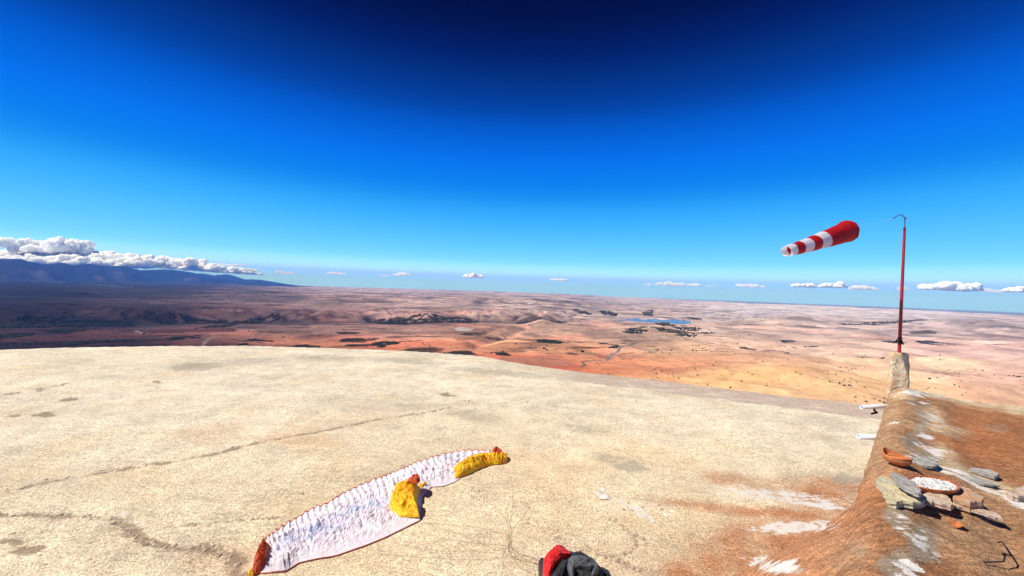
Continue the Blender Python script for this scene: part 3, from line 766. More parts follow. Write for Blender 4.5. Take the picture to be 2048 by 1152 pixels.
def roof_paint(X, Y, Z):
    px, py = proj(np.stack([X, Y, Z], -1))
    px = px + 26 * fbm(X / 0.30, Y / 0.30, 5, 311, 0.65); py = py + 13 * fbm(X / 0.22, Y / 0.22, 5, 313, 0.65)
    base = np.broadcast_to(np.array([0.345, 0.158, 0.072]), X.shape + (3,)).copy()
    def lay(c, blobs):
        nonlocal base
        k = np.zeros(X.shape)
        for b, q in blobs: k = np.maximum(k, q * blob(px, py, *b))
        base = base * (1 - k[..., None]) + np.array(c) * k[..., None]
    lay((0.40, 0.155, 0.062), [((1960, 880, 90, 40, 10), 0.9), ((2000, 840, 120, 30, 8), 0.35), ((1720, 985, 60, 26, 10), 0.9)])
    lay((0.46, 0.215, 0.105), [((1660, 1060, 110, 110, 0), 0.95), ((1540, 1110, 170, 90, 0), 1.0)])
    lay((0.40, 0.240, 0.130), [((1785, 830, 42, 60, 10), 0.95), ((1765, 890, 50, 60, 8), 0.9), ((1775, 800, 40, 40, 0), 0.9), ((1740, 930, 40, 40, 0), 0.85), ((1930, 1060, 120, 70, 15), 0.8), ((1990, 1010, 80, 40, 20), 0.6), ((1990, 1120, 90, 40, 0), 0.75), ((1700, 1110, 60, 40, 0), 0.5)])
    lay((0.64, 0.50, 0.32), [((1850, 784, 60, 10, 8), 0.95), ((1950, 802, 90, 12, 9), 0.9), ((2045, 818, 70, 12, 9), 0.9), ((1862, 832, 34, 20, 20), 0.75), ((1880, 858, 60, 12, 10), 0.6), ((1880, 905, 34, 16, 20), 0.7), ((1800, 790, 30, 8, 0), 0.6), ((1920, 940, 90, 16, 22), 0.7), ((2010, 985, 80, 18, 22), 0.75)])
    w = np.zeros(X.shape); g = np.zeros(X.shape); d = np.zeros(X.shape)
    for b, q in [((1830, 785, 34, 7, 10), 1), ((1900, 790, 110, 9, 8), 0.8), ((2010, 800, 90, 9, 8), 0.95), ((1840, 806, 26, 8, 0), 0.8), ((1862, 835, 36, 16, 20), 0.75), ((1880, 850, 50, 9, 12), 0.55), ((1852, 880, 24, 18, 0), 0.85), ((1870, 905, 26, 14, 20), 0.95), ((1845, 860, 14, 30, 0), 0.55),
                 ((1850, 925, 60, 9, 22), 0.95), ((1905, 945, 70, 11, 22), 0.95), ((1975, 975, 70, 11, 22), 1.0), ((2040, 1005, 50, 12, 24), 1.0), ((1800, 1010, 8, 8, 40), 0.7), ((1808, 1050, 26, 36, -35), 0.85), ((1838, 1085, 34, 30, -40), 0.9), ((1815, 1135, 46, 34, 10), 1.0), ((1870, 1125, 30, 30, 0), 0.7),
                 ((1550, 1132, 70, 19, 6), 0.9), ((1590, 1055, 110, 17, -3), 0.8), ((1640, 1008, 80, 12, 6), 0.8), ((1560, 992, 190, 20, 5), 0.62), ((1790, 845, 22, 5, -12), 0.6), ((1800, 875, 22, 6, -10), 0.65), ((1795, 818, 20, 4, -14), 0.5)]:
        w = np.maximum(w, q * blob(px, py, *b))
    for b, q in [((1842, 842, 9, 34, -8), 0.95), ((1830, 880, 14, 30, 6), 0.95), ((1815, 885, 24, 18, 30), 0.8), ((1826, 800, 10, 14, -20), 0.8), ((1990, 855, 44, 12, 6), 0.55), ((1798, 1035, 26, 40, -30), 0.95), ((1845, 1085, 40, 50, -35), 0.9), ((1800, 1130, 50, 46, 10), 0.85), ((1720, 1095, 30, 22, 20), 0.5), ((1690, 1130, 40, 12, 10), 0.45), ((1860, 915, 44, 12, 14), 0.75)]:
        g = np.maximum(g, q * blob(px, py, *b))
    return base, w, g, d
def roof_mesh(name, X, Y, Z, F, mat, parent=None, kind=None):
    b, w, g, d = roof_paint(X, Y, Z)
    b = b * (1 + 0.22 * fbm(X / 0.9, Y / 0.9, 4, 321))[..., None]
    sl_ = (X - A0[0]) * es[0] + (Y - A0[1]) * es[1]; tl_ = -((X - A0[0]) * no[0] + (Y - A0[1]) * no[1])
    arc = fbm(sl_ * 9 + 2.2 * tl_ ** 2 + 0.8 * fbm(X / 0.5, Y / 0.5, 2, 323), tl_ * 1.4, 4, 325)
    b = b * (1 + 0.5 * arc * np.exp(-((tl_ - 0.2) / 0.6) ** 2))[..., None]
    w = w * (0.62 + 0.9 * np.clip(arc + 0.15, -0.3, 0.5)); w = w * (Z > ROOF - 1.6)
    one = np.ones(X.shape + (1,))
    return mesh_np(name, np.stack([X, Y, Z], -1).reshape(-1, 3), F, mat, parent,
                   cols={'Col': np.concatenate([np.clip(b, 0, 0.85), one], -1).reshape(-1, 4), 'Mask': np.concatenate([w[..., None], g[..., None], d[..., None], one], -1).reshape(-1, 4)})
MUD = earth_material('roof_mud', (0.45, 3.2, 1), 0.10, 0.012, 1.7, 1.0)
build = empty('mud_building', (float(A0[0]), float(A0[1]), 0.0))
tag(build, 'flat mud-plastered roof with a rounded brown parapet, in the lower right corner', 'building')
B_O = build.location.copy()
rf = local(roof_mesh('roof', RX, RY, RZ, grid_faces(NS, NT)[:, ::-1], MUD, build), B_O)
# walls below the roof: the long side runs away from the camera, the far gable closes it
ws = np.linspace(0.0, LW + 0.10, 120); wz = np.linspace(0, 1, 26)
W2, Q2 = np.meshgrid(ws, wz, indexing='ij')
x0, y0 = roof_pt(W2, 0 * W2)
top = np.interp(W2, S_, RZ[:, 0])
bulge = 0.04 * fbm(W2 / 0.6, Q2 * 3, 3, 331)
off_ = 0.16 * Q2 + bulge * np.sin(np.pi * Q2) + edge_jit(W2) * (1 - Q2)
WX = x0 + no[0] * off_; WY = y0 + no[1] * off_; WZ = top * (1 - Q2) - 0.35 * Q2
local(roof_mesh('wall', WX, WY, WZ, grid_faces(120, 26), MUD, build), B_O)
gt = T_[::2]
W2, Q2 = np.meshgrid(gt, wz, indexing='ij')
x0, y0 = roof_pt(LW + 0.10 + 0 * W2, W2)
top = np.interp(W2, T_, RZ[-1])
fw = np.array([-et[1], et[0]]); fw = fw if fw @ es > 0 else -fw
WX = x0 + fw[0] * 0.12 * Q2; WY = y0 + fw[1] * 0.12 * Q2; WZ = top * (1 - Q2) - 6.0 * Q2
local(roof_mesh('wall', WX, WY, WZ, grid_faces(len(gt), 26)[:, ::-1], MUD, build), B_O)
# earth bank on the near side: from the roof edge down to the take-off ground
bs = np.r_[np.linspace(-5.2, -0.6, 150), np.linspace(-0.58, 0.12, 60)]; bq = np.linspace(0, 1, 150)
W2, Q2 = np.meshgrid(bs, bq, indexing='ij')
wid = 2.7 * (1 - sm(-1.0, 0.12, W2)) + 0.17
x0, y0 = roof_pt(W2, 0 * W2)
dd = Q2 * wid
dd = dd + edge_jit(W2) * (1 - Q2)
BX = x0 + no[0] * dd; BY = y0 + no[1] * dd
top = np.interp(W2, S_, RZ[:, 0])
fall = np.where(wid > 0.4, 1 - (0.75 * Q2 + 0.25 * sm(0, 1, Q2)), 1 - Q2)
BZ = (top + 0.35) * fall - 0.35 + 0.06 * fbm(BX / 0.5, BY / 0.5, 4, 341) * np.sin(np.pi * Q2)
bank = roof_mesh('earth_bank', BX, BY, BZ, grid_faces(len(bs), 150), MUD)
tag(bank, kind='structure')

def roof_z(x, y):
    """height of the roof skin at a point"""
    M2 = np.array([[es[0], et[0]], [es[1], et[1]]])
    st = np.linalg.solve(M2, np.array([x - A0[0], y - A0[1]]))
    return float(ROOF - 0.06 + roof_relief(np.array(x), np.array(y), np.array(max(st[1], 0))) - 0.13 * math.exp(-max(st[1], 0) / 0.07))

# ------------------------------------------------------------------ olive groves, river trees and bushes far below
m = MT('far_foliage', rough=0.9, spec=0.05)
x = m.n('Mix', data_type='RGBA', blend_type='MULTIPLY'); x.inputs[0].default_value = 1.0
x.inputs[6].default_value = (0.040, 0.050, 0.030, 1); m.l(m.attr('Tone').outputs['Color'], x.inputs[7]); m.color(x.outputs[2])
LEAF = m.m
def grove(name, label, poly, spacing, size, rows=True, ang=0.3, dens=1.0, seed=1, cap=4500):
    w = unv([q[0] for q in poly], [q[1] for q in poly])[:, :2]
    rg = np.random.default_rng(seed)
    lo, hi = w.min(0), w.max(0); c = (lo + hi) / 2; R = np.linalg.norm(hi - lo) / 2
    area = (hi - lo).prod()
    if area / spacing ** 2 > cap * 3: spacing = math.sqrt(area / cap / 3); size = max(size, spacing * 0.42)
    g = np.arange(-R, R, spacing)
    u, v = np.meshgrid(g, g)
    u = u.ravel(); v = v.ravel()
    j = 0.12 if rows else 0.5
    u = u + rg.uniform(-j, j, len(u)) * spacing; v = v + rg.uniform(-j, j, len(v)) * spacing
    X = c[0] + u * math.cos(ang) - v * math.sin(ang); Y = c[1] + u * math.sin(ang) + v * math.cos(ang)
    wx = X + 20 * fbm(X / 60, Y / 60, 2, seed); wy = Y + 20 * fbm(X / 60, Y / 60, 2, seed + 5)
    k = in_poly(wx, wy, w) & (rg.uniform(0, 1, len(X)) < dens)
    if not rows: k &= fbm(X / (spacing * 8), Y / (spacing * 8), 3, seed) > -0.12
    X, Y = X[k], Y[k]
    if len(X) == 0: return None
    s = size * (0.68 if rows else 0.95) * rg.uniform(0.7, 1.25, len(X))
    o = rocks(name, np.stack([X, Y, zv(X, Y) + s * 0.45], -1), s, LEAF, 'stuff', seed, 0.8)
    return tag(o, label, 'grove')
def para(L, scale): return scale(L)
GROVES = [
    ('long dark green olive grove just beyond the edge of the pale ground', Z7([(850, 640), (960, 610), (1120, 602), (1210, 612), (1190, 625), (1050, 652), (900, 655)]), 8, 4.6, True),
    ('dark green olive grove beside the red ploughed field', Z7([(1180, 650), (1260, 630), (1390, 626), (1440, 660), (1250, 660)]), 8, 4.6, True),
    ('thin strip of olives at the edge of the pale ground', Z7([(1330, 684), (1440, 682), (1440, 692), (1330, 692)]), 8, 4.6, True),
    ('sparse orchard on pale orange soil', Z7([(1530, 640), (1640, 640), (1695, 660), (1640, 666)]), 11, 4.6, True),
    ('grey green field of olives, left of the red soil', Z7([(410, 568), (470, 538), (610, 536), (640, 560), (600, 570)]), 9, 4.4, True),
    ('small olive block joined to the grey green field', Z7([(630, 556), (650, 540), (700, 536), (715, 545), (670, 560)]), 9, 4.4, True),
    ('narrow rectangular olive block', Z7([(470, 600), (490, 582), (660, 582), (650, 601)]), 9, 4.4, True),
    ('ragged black clump of trees beside the rectangular olive block', Z7([(650, 605), (690, 572), (760, 562), (865, 568), (860, 580), (770, 590), (760, 606)]), 8, 6.0, False),
    ('dark olive strip near the left part of the edge', Z7([(60, 604), (120, 586), (190, 584), (220, 592), (305, 594), (290, 606)]), 9, 5.0, True),
    ('row of dots of a young orchard along the edge', Z7([(220, 613), (440, 613), (440, 623), (220, 621)]), 11, 5.0, True),
    ('grey olive field in the middle of the plain', Z7([(1310, 506), (1350, 492), (1490, 488), (1560, 492), (1480, 510), (1380, 514)]), 13, 5.2, True),
    ('dark field trees at a bend', Z7([(400, 492), (480, 488), (590, 494), (570, 506), (440, 508)]), 10, 5.0, True),
    ('dotted orchard on the orange slope', Z8([(80, 502), (150, 500), (260, 510), (255, 525), (170, 520)]), 14, 5.0, True),
    ('dense dark olive grove on the orange slope', Z8([(260, 512), (330, 506), (420, 518), (475, 530), (440, 542), (320, 540), (268, 528)]), 8, 5.0, True),
    ('dark grove at the left end of the red field', Z8([(-30, 605), (40, 605), (82, 622), (70, 632), (-30, 622)]), 9, 5.0, True),
    ('thin hedge of trees on the orange slope', Z8([(190, 570), (330, 572), (330, 582), (280, 580), (200, 574)]), 10, 4.6, False),
    ('small oval orchard beside the dry stream', Z8([(475, 606), (520, 600), (585, 612), (560, 620), (490, 618)]), 9, 4.6, True),
    ('curved line of trees above the track', Z8([(720, 532), (780, 530), (870, 548), (870, 554), (790, 542), (730, 540)]), 9, 5.0, False),
    ('dark farm trees beside the track', Z8([(790, 574), (830, 562), (870, 558), (876, 574), (840, 580)]), 9, 6.0, False),
    ('grey farmstead trees on the orange plain', Z8([(1080, 602), (1110, 596), (1130, 602), (1110, 610)]), 11, 4.5, False),
    ('flat dark green oval plantation behind the conical hill', Z8([(100, 382), (210, 366), (330, 360), (440, 370), (495, 380), (440, 396), (330, 400), (160, 398)]), 20, 9, True),
    ('black mottled wood in front of the lake, left half', Z8([(862, 462), (900, 448), (990, 436), (1070, 438), (1085, 460), (1050, 478), (930, 480)]), 22, 9, False),
    ('black mottled wood in front of the lake, right half', Z8([(1085, 430), (1160, 424), (1280, 450), (1450, 474), (1420, 492), (1330, 484), (1180, 466), (1100, 450)]), 22, 9, False),
    ('dark wood on the near shore of the lake', Z8([(1120, 392), (1220, 390), (1300, 405), (1400, 420), (1480, 432), (1440, 448), (1330, 440), (1190, 412)]), 26, 9.5, False),
    ('thin line of trees to the right of the dark wood', Z8([(1440, 452), (1590, 460), (1560, 468), (1450, 466)]), 22, 8, False),
    ('trees behind the lake', Z8([(1310, 352), (1380, 346), (1480, 358), (1470, 368), (1360, 362)]), 26, 9, False),
    ('dark trees on the plain left of the lake', Z8([(720, 316), (790, 308), (860, 325), (850, 342), (760, 338)]), 30, 11, False),
    ('scattered trees beyond the lake', Z8([(1040, 310), (1120, 292), (1120, 345), (1060, 345)]), 36, 11, False),
    ('tree line on the plain left of the dark trees', Z8([(510, 322), (560, 318), (680, 334), (660, 342), (560, 334)]), 30, 11, False),
    ('short hedge on the orange plain at right', Z8([(1735, 530), (1800, 535), (1880, 556), (1860, 560), (1770, 546)]), 11, 6, False),
    ('left part of the dark tree belt along the river', Z6([(0, 700), (180, 675), (480, 668), (800, 672), (1000, 685), (960, 705), (500, 712), (200, 722), (0, 722)]), 13, 6.5, False),
    ('middle part of the dark tree belt along the river', Z6([(1000, 672), (1250, 662), (1450, 664), (1750, 668), (2048, 655), (2048, 672), (1700, 690), (1300, 692)]), 13, 6.5, False),
    ('right part of the dark tree belt along the river', Z7([(610, 398), (780, 400), (960, 392), (1150, 396), (1380, 400), (1470, 408), (1380, 430), (1100, 434), (800, 436), (690, 428), (640, 412)]), 14, 7, False),
    ('dark grass field with trees below the river', Z6([(1440, 722), (1540, 702), (1720, 694), (1730, 704), (1640, 722)]), 9, 4.4, True),
    ('black hedge across the dark fields at left', Z6([(280, 740), (480, 724), (640, 728), (600, 742), (400, 748)]), 9, 5, False),
    ('black wood at the far left', Z6([(0, 770), (60, 758), (250, 756), (250, 770), (100, 790), (0, 795)]), 8, 5.5, False),
    ('black hedge running towards the middle of the dark fields', Z6([(400, 832), (600, 812), (900, 802), (980, 806), (960, 818), (700, 828), (500, 842)]), 7, 4.6, False),
    ('dark olive block in the corner of the orange fields', Z6([(1780, 806), (1870, 794), (1900, 804), (2000, 812), (1990, 826), (1960, 818), (1850, 816)]), 8, 4.6, True),
    ('pair of dark blocks below the corner of the orange fields', Z6([(1730, 838), (1820, 828), (1816, 842), (1760, 850)]), 8, 4.6, True),
    ('dark strip nearest the edge at left', Z6([(1800, 862), (1870, 850), (1940, 852), (1930, 864)]), 8, 4.6, True),
    ('dark brush on the slope above the dark strip', Z6([(1200, 800), (1300, 785), (1440, 775), (1500, 782), (1400, 800), (1260, 812)]), 9, 4.4, False),
    ('row of trees crossing the plain at far right', ZR([(640, 406), (820, 402), (1100, 408), (1330, 412), (1320, 420), (900, 418), (660, 414)]), 34, 11, False),
    ('two dark olive strips left of the white pillar', ZR([(735, 664), (790, 664), (905, 684), (890, 692), (800, 686)]), 8, 4.4, True),
    ('small dark olive block beside the two strips', ZR([(935, 672), (1005, 664), (1000, 676), (950, 682)]), 8, 4.4, True),
    ('trees around a hamlet right of the red pole', ZR([(1240, 540), (1340, 538), (1440, 560), (1420, 570), (1280, 556)]), 14, 7, False),
    ('trees around a hamlet behind the red pole', ZR([(980, 538), (1070, 534), (1160, 552), (1060, 560)]), 14, 7, False),
    ('grey green orchards in the distance right of the pole', ZR([(1180, 468), (1330, 456), (1400, 470), (1380, 486), (1210, 484)]), 26, 9, True),
    ('dark scrub on the plain below the dark hills', ZR([(180, 530), (300, 524), (350, 534), (260, 542)]), 15, 6, False),
    ('line of bushes on the pale plain', ZR([(290, 564), (400, 572), (520, 574), (500, 580), (380, 578)]), 14, 6, False)]
for i, (lb, poly, spc, size, rows) in enumerate(GROVES):
    grove('olive_grove' if rows else 'tree_belt', lb, poly, spc, size, rows, 0.2 + 0.37 * i, 0.97 if rows else 0.95, 400 + i)
# single bushes on the orange hills at the right
n = 1500
bx = RNG.uniform(1080, 2100, n); by = 660 + 150 * RNG.uniform(0, 1, n) ** 0.9
w = unv(bx, by); k = fbm(w[:, 0] / 260, w[:, 1] / 260, 3, 501) > 0.02
w = w[k]; s = RNG.gamma(3, 0.75, len(w)) + 0.9
tag(rocks('scattered_bushes', np.stack([w[:, 0], w[:, 1], zv(w[:, 0], w[:, 1]) + s * 0.3], -1), s, LEAF, 'stuff', 502, 0.75), 'small dark bushes dotted over the orange hills below', 'bushes')
n = 1300
bx = RNG.uniform(-50, 1500, n); by = 600 + 110 * RNG.uniform(0, 1, n)
w = unv(bx, by); k = fbm(w[:, 0] / 500, w[:, 1] / 500, 3, 511) > 0.10
w = w[k]; s = RNG.gamma(3, 1.3, len(w)) + 1.6
tag(rocks('scattered_trees', np.stack([w[:, 0], w[:, 1], zv(w[:, 0], w[:, 1]) + s * 0.3], -1), s, LEAF, 'stuff', 512, 0.8), 'single far trees dotted over the brown plain', 'trees')
pts_ = []; sz_ = []
for i in range(420):
    px, py = RNG.uniform(-60, 1560), 592 + 118 * RNG.uniform(0, 1) ** 0.8
    p = unv(px, py); r0_ = math.hypot(p[0], p[1])
    if r0_ > 16000: continue
    ln = r0_ * RNG.uniform(0.012, 0.06); an = RNG.normal(0, 0.5) + math.atan2(-p[0], p[1]) * 0.5
    sp = max(8, r0_ * 0.0021); nn = int(ln / sp) + 2; wdt = RNG.choice([0, 0, 1, 2])
    for j in range(nn):
        for k2 in range(wdt + 1):
            if RNG.uniform() < 0.25: continue
            pts_.append((p[0] + math.cos(an) * j * sp + RNG.normal(0, sp * 0.3) - math.sin(an) * k2 * sp * 1.6, p[1] + math.sin(an) * j * sp + RNG.normal(0, sp * 0.3) + math.cos(an) * k2 * sp * 1.6)); sz_.append(max(2.6, r0_ * 0.00075) * RNG.uniform(0.6, 1.3))
pts_ = np.array(pts_); sz_ = np.array(sz_)
tag(rocks('tree_rows', np.stack([pts_[:, 0], pts_[:, 1], zv(pts_[:, 0], pts_[:, 1]) + sz_ * 0.3], -1), sz_, LEAF, 'stuff', 522, 0.8), 'broken rows of far trees between the fields of the plain', 'trees')
# far villages: a few pixels of pale walls each
m = simple('far_plaster', (0.62, 0.56, 0.50), 0.9, 0.1, var=0.2, scale=0.05, bump=0)
def village(label, pts, n, spread, size, seed):
    rg = np.random.default_rng(seed)
    c = unv([q[0] for q in pts], [q[1] for q in pts])
    V = []; F = []
    for _ in range(n):
        i = rg.integers(0, len(c) - 1); t = rg.uniform(); p = c[i] * (1 - t) + c[i + 1] * t
        x, y = p[0] + rg.normal(0, spread), p[1] + rg.normal(0, spread)
        z = float(zv(x, y)); a = rg.uniform(0, 3); w_, d_, h_ = size * rg.uniform(0.6, 1.3), size * rg.uniform(0.5, 1.0), size * rg.uniform(0.35, 0.6)
        b = len(V)
        for zz in (-3, h_):
            for sx, sy in ((-1, -1), (1, -1), (1, 1), (-1, 1)):
                u, v = sx * w_ / 2, sy * d_ / 2
                V.append((x + u * math.cos(a) - v * math.sin(a), y + u * math.sin(a) + v * math.cos(a), z + zz))
        F += [(b + 4, b + 5, b + 6, b + 7), (b, b + 1, b + 5, b + 4), (b + 1, b + 2, b + 6, b + 5), (b + 2, b + 3, b + 7, b + 6), (b + 3, b, b + 4, b + 7)]
    o = mesh_np('far_village', np.array(V), np.array(F), m, smooth=False)
    tag(o, label, 'village', kind='stuff')
village('pale specks of a village at the foot of the mountains, left end', Z6([(250, 408), (330, 410), (400, 412), (500, 418)]), 60, 90, 26, 1)
village('pale specks of a village at the foot of the mountains, right end', Z6([(640, 422), (760, 440), (860, 452), (980, 464)]), 90, 90, 26, 2)
village('pale houses of a village right of the lake', Z8([(1480, 372), (1600, 374), (1760, 372), (1860, 378)]), 70, 70, 20, 3)
village('a few pale houses among trees right of the red pole', ZR([(1000, 545), (1100, 545), (1280, 548), (1420, 562)]), 26, 40, 12, 4)
village('pale houses in the green belt of the middle plain', Z8([(520, 280), (620, 285), (700, 290), (780, 295)]), 40, 160, 24, 5)
village('a farmhouse in the middle of the orange plain', Z8([(1085, 604), (1100, 602), (1115, 603)]), 5, 12, 13, 6)

# ------------------------------------------------------------------ haze: one box of even, pale blue air round the camera and the land
m = bpy.data.materials.new('haze_air'); m.use_nodes = True
nt = m.node_tree; nt.nodes.remove(nt.nodes['Principled BSDF'])
pv = nt.nodes.new('ShaderNodeVolumePrincipled')
pv.inputs['Color'].default_value = (0.07, 0.27, 1.0, 1)
pv.inputs['Absorption Color'].default_value = (1, 1, 1, 1)
pv.inputs['Density'].default_value = 1.65e-5
pv.inputs['Anisotropy'].default_value = 0.0
nt.links.new(pv.outputs[0], nt.nodes['Material Output'].inputs['Volume'])
HZ0, HZ1 = float(VZ.min()) - 5, float(max(VZ.max(), 60)) + 12
bm = bmesh.new()
bmesh.ops.create_cube(bm, size=1)
for v in bm.verts:
    v.co = Vector((v.co.x * 190000, v.co.y * 190000, HZ0 if v.co.z < 0 else HZ1))
hz = bm_obj('haze', bm, m)
tag(hz, kind='stuff')

# ------------------------------------------------------------------ clouds, above and beyond the haze
m = bpy.data.materials.new('cloud_vapour'); m.use_nodes = True
nt = m.node_tree; nt.nodes.remove(nt.nodes['Principled BSDF'])
pv = nt.nodes.new('ShaderNodeVolumePrincipled')
pv.inputs['Color'].default_value = (1, 1, 1, 1)
pv.inputs['Density'].default_value = 0.0045
pv.inputs['Anisotropy'].default_value = 0.0
nt.links.new(pv.outputs[0], nt.nodes['Material Output'].inputs['Volume'])
THINV = m
m = MT('cloud_billow', (0.985, 0.985, 0.985), 1.0, 0.0)
m.b.inputs['Subsurface Weight'].default_value = 1.0
m.b.inputs['Subsurface Radius'].default_value = (1, 1, 1)
m.b.inputs['IOR'].default_value = 1.01
m.b.subsurface_method = 'RANDOM_WALK'
CLOUD = m.m
m = THINV; m.name = 'thin_cloud_vapour'
[n for n in m.node_tree.nodes if n.type == 'PRINCIPLED_VOLUME'][0].inputs['Density'].default_value = 0.0014
THIN = m
SOFT = THIN.copy(); SOFT.name = 'soft_cloud_vapour'
def cloud(label, cx, base, wpx, hpx, dist, seed, mat=CLOUD, lumps=26, flat=1.0, tilt=0.0):
    """a heap of billows with a level base; cx, base, wpx, hpx in photo pixels at forward distance dist"""
    rg = np.random.default_rng(seed)
    c = at_depth(cx, base, dist); k = dist / FPX
    W, H = wpx * k, hpx * k
    zb = max(c[2], HZ1 + 15)
    bm = bmesh.new()
    for i in range(lumps):
        u = rg.uniform(-1, 1); e = (1 - u * u) ** 0.5
        r = H * rg.choice([0.12, 0.17, 0.24, 0.30] if lumps > 60 else [0.2, 0.3, 0.4]) * rg.uniform(0.8, 1.2) * (0.45 + 0.55 * e)
        z = rg.uniform(0.0, 1.0) ** 1.2 * max(H * (0.35 + 0.65 * e * rg.uniform(0.5, 1)) - r, 0)
        if lumps <= 60: z *= 0.8
        bmesh.ops.create_icosphere(bm, subdivisions=2, radius=1.0, matrix=Matrix.Translation((u * W / 2, rg.uniform(-0.3, 0.3) * min(W, H * 3), z + tilt * u * W / 2)) @ Matrix.Diagonal((r * rg.uniform(1.0, 1.9) * flat, r * 1.3 * flat, r, 1)))
    for v in bm.verts:
        if v.co.z < 0 + tilt * v.co.x: v.co.z = tilt * v.co.x + 0.12 * (v.co.z - tilt * v.co.x)
    me = bpy.data.meshes.new('cloud'); bm.to_mesh(me); bm.free()
    o = bpy.data.objects.new('cloud', me); COL.objects.link(o)
    rm = o.modifiers.new('r', 'REMESH'); rm.mode = 'VOXEL'; rm.voxel_size = max(H / 34, W / 240)
    me2 = bpy.data.meshes.new_from_object(o.evaluated_get(bpy.context.evaluated_depsgraph_get()))
    bpy.data.objects.remove(o); bpy.data.meshes.remove(me)
    bm = bmesh.new(); bm.from_mesh(me2); left = set(bm.verts); best = []
    while left:                                     # keep one connected billow
        st = [left.pop()]; isl = st[:]
        while st:
            for e in st.pop().link_edges:
                for v in e.verts:
                    if v in left: left.discard(v); st.append(v); isl.append(v)
        if len(isl) > len(best): best = isl
    keep = set(best); bmesh.ops.delete(bm, geom=[v for v in bm.verts if v not in keep], context='VERTS'); bm.to_mesh(me2); bm.free()
    co = np.empty(len(me2.vertices) * 3, np.float32); me2.vertices.foreach_get('co', co); co = co.reshape(-1, 3)
    no_ = np.empty(len(me2.vertices) * 3, np.float32); me2.vertices.foreach_get('normal', no_); no_ = no_.reshape(-1, 3)
    f = H / 4.0
    d = fbm(co[:, 0] / f + co[:, 1] / f * 0.6, co[:, 2] / f + co[:, 1] / f * 0.5, 6, seed, 0.62) * H * 0.20
    co = co + no_ * d[:, None]
    co[:, 2] -= min(0, co[:, 2].min())
    me2.vertices.foreach_set('co', co.ravel().astype(np.float32)); me2.update()
    mm = mat.copy()
    if mat is CLOUD:
        mm.node_tree.nodes['Principled BSDF'].inputs['Subsurface Scale'].default_value = H * (0.9 if cx < 480 else 0.34)
    else:
        [n for n in mm.node_tree.nodes if n.type == 'PRINCIPLED_VOLUME'][0].inputs['Density'].default_value = (4.5 if mat.name.startswith('soft') else 1.6) / H
    me2.materials.clear(); me2.materials.append(mm)
    me2.polygons.foreach_set('use_smooth', np.ones(len(me2.polygons), bool))
    o = bpy.data.objects.new('cloud', me2); o.location = (c[0], c[1], zb)
    link(o); tag(o, label, 'cloud', 'clouds above the horizon')
    return o
cloud('tall white cumulus tower rising from the cloud bank at far left', 105, 510, 124, 38, 46000, 601, lumps=110)
cloud('white cloud bank lying on the mountain crest, left end of the picture', 20, 531, 230, 32, 46000, 602, lumps=170, flat=1.3)
cloud('long white cloud bank over the mountains, left of its middle', 200, 536, 250, 34, 48000, 603, lumps=180, flat=1.3, tilt=-0.02)
cloud('low bright cloud bank right on the crest under the cumulus tower', 120, 534, 230, 24, 43000, 631, lumps=150, flat=1.3, tilt=-0.01)
cloud('low white cloud bank over the falling end of the first ridge', 345, 549, 210, 26, 58000, 604, lumps=160, flat=1.3, tilt=-0.04)
cloud('small bright cumulus tips at the right end of the cloud bank', 440, 549, 150, 16, 72000, 605, lumps=110, flat=1.3, tilt=-0.03)
cloud('thin grey streak of cloud above the right end of the cloud bank', 455, 532, 130, 6, 60000, 606, THIN, 40, 2.0)
cloud('small white puff just right of the mountains', 500, 543, 34, 8, 62000, 607, lumps=40, mat=SOFT)
cloud('row of tiny white puffs over the end of the farther ridge', 570, 549, 90, 8, 60000, 608, THIN, 24, 1.3)
cloud('small white puff with a grey tail above the left plain', 672, 549, 34, 7, 60000, 609, lumps=40, mat=SOFT)
cloud('pair of tiny puffs above the middle of the left plain', 760, 553, 46, 5, 62000, 610, THIN, 14, 1.2)
cloud('small white flat cloud left of the lone oval cloud', 806, 552, 34, 8, 60000, 611, lumps=40, mat=SOFT)
cloud('lone oval white cloud above the middle of the horizon', 946, 556, 36, 11, 58000, 612, lumps=30)
cloud('tiny white puff above the orange plain, left of the lake', 1118, 562, 40, 6, 62000, 613, lumps=40, mat=SOFT)
cloud('faint low puffs above the lake', 1280, 571, 60, 6, 64000, 614, THIN, 18, 1.2)
cloud('row of small white puffs above the lake shore', 1345, 572, 70, 10, 62000, 615, lumps=50, mat=SOFT)
cloud('bright small puff right of the lake', 1386, 573, 26, 8, 60000, 616, lumps=40, mat=SOFT)
cloud('faint low cloud left of the windsock tail', 1430, 574, 60, 6, 64000, 617, THIN, 18, 1.2)
cloud('pair of white puffs below the windsock tail', 1500, 575, 60, 9, 62000, 618, lumps=40, mat=SOFT)
cloud('broad white puff below the windsock', 1592, 575, 72, 12, 58000, 619, lumps=44)
cloud('bright tipped cumulus below the mouth of the windsock', 1666, 576, 44, 14, 56000, 620, lumps=30)
cloud('grey bottomed puff left of the pole', 1722, 580, 56, 11, 56000, 621, lumps=50, mat=SOFT)
cloud('low grey cloud directly behind the red pole', 1800, 582, 110, 11, 56000, 622, THIN, 28, 1.2)
cloud('largest white cumulus right of the red pole', 1904, 583, 82, 23, 52000, 623, lumps=44)
cloud('long low grey cloud at the right border', 1985, 586, 130, 11, 54000, 624, THIN, 30, 1.3)
cloud('white puff cut by the right border', 2040, 585, 40, 14, 52000, 625, lumps=30)

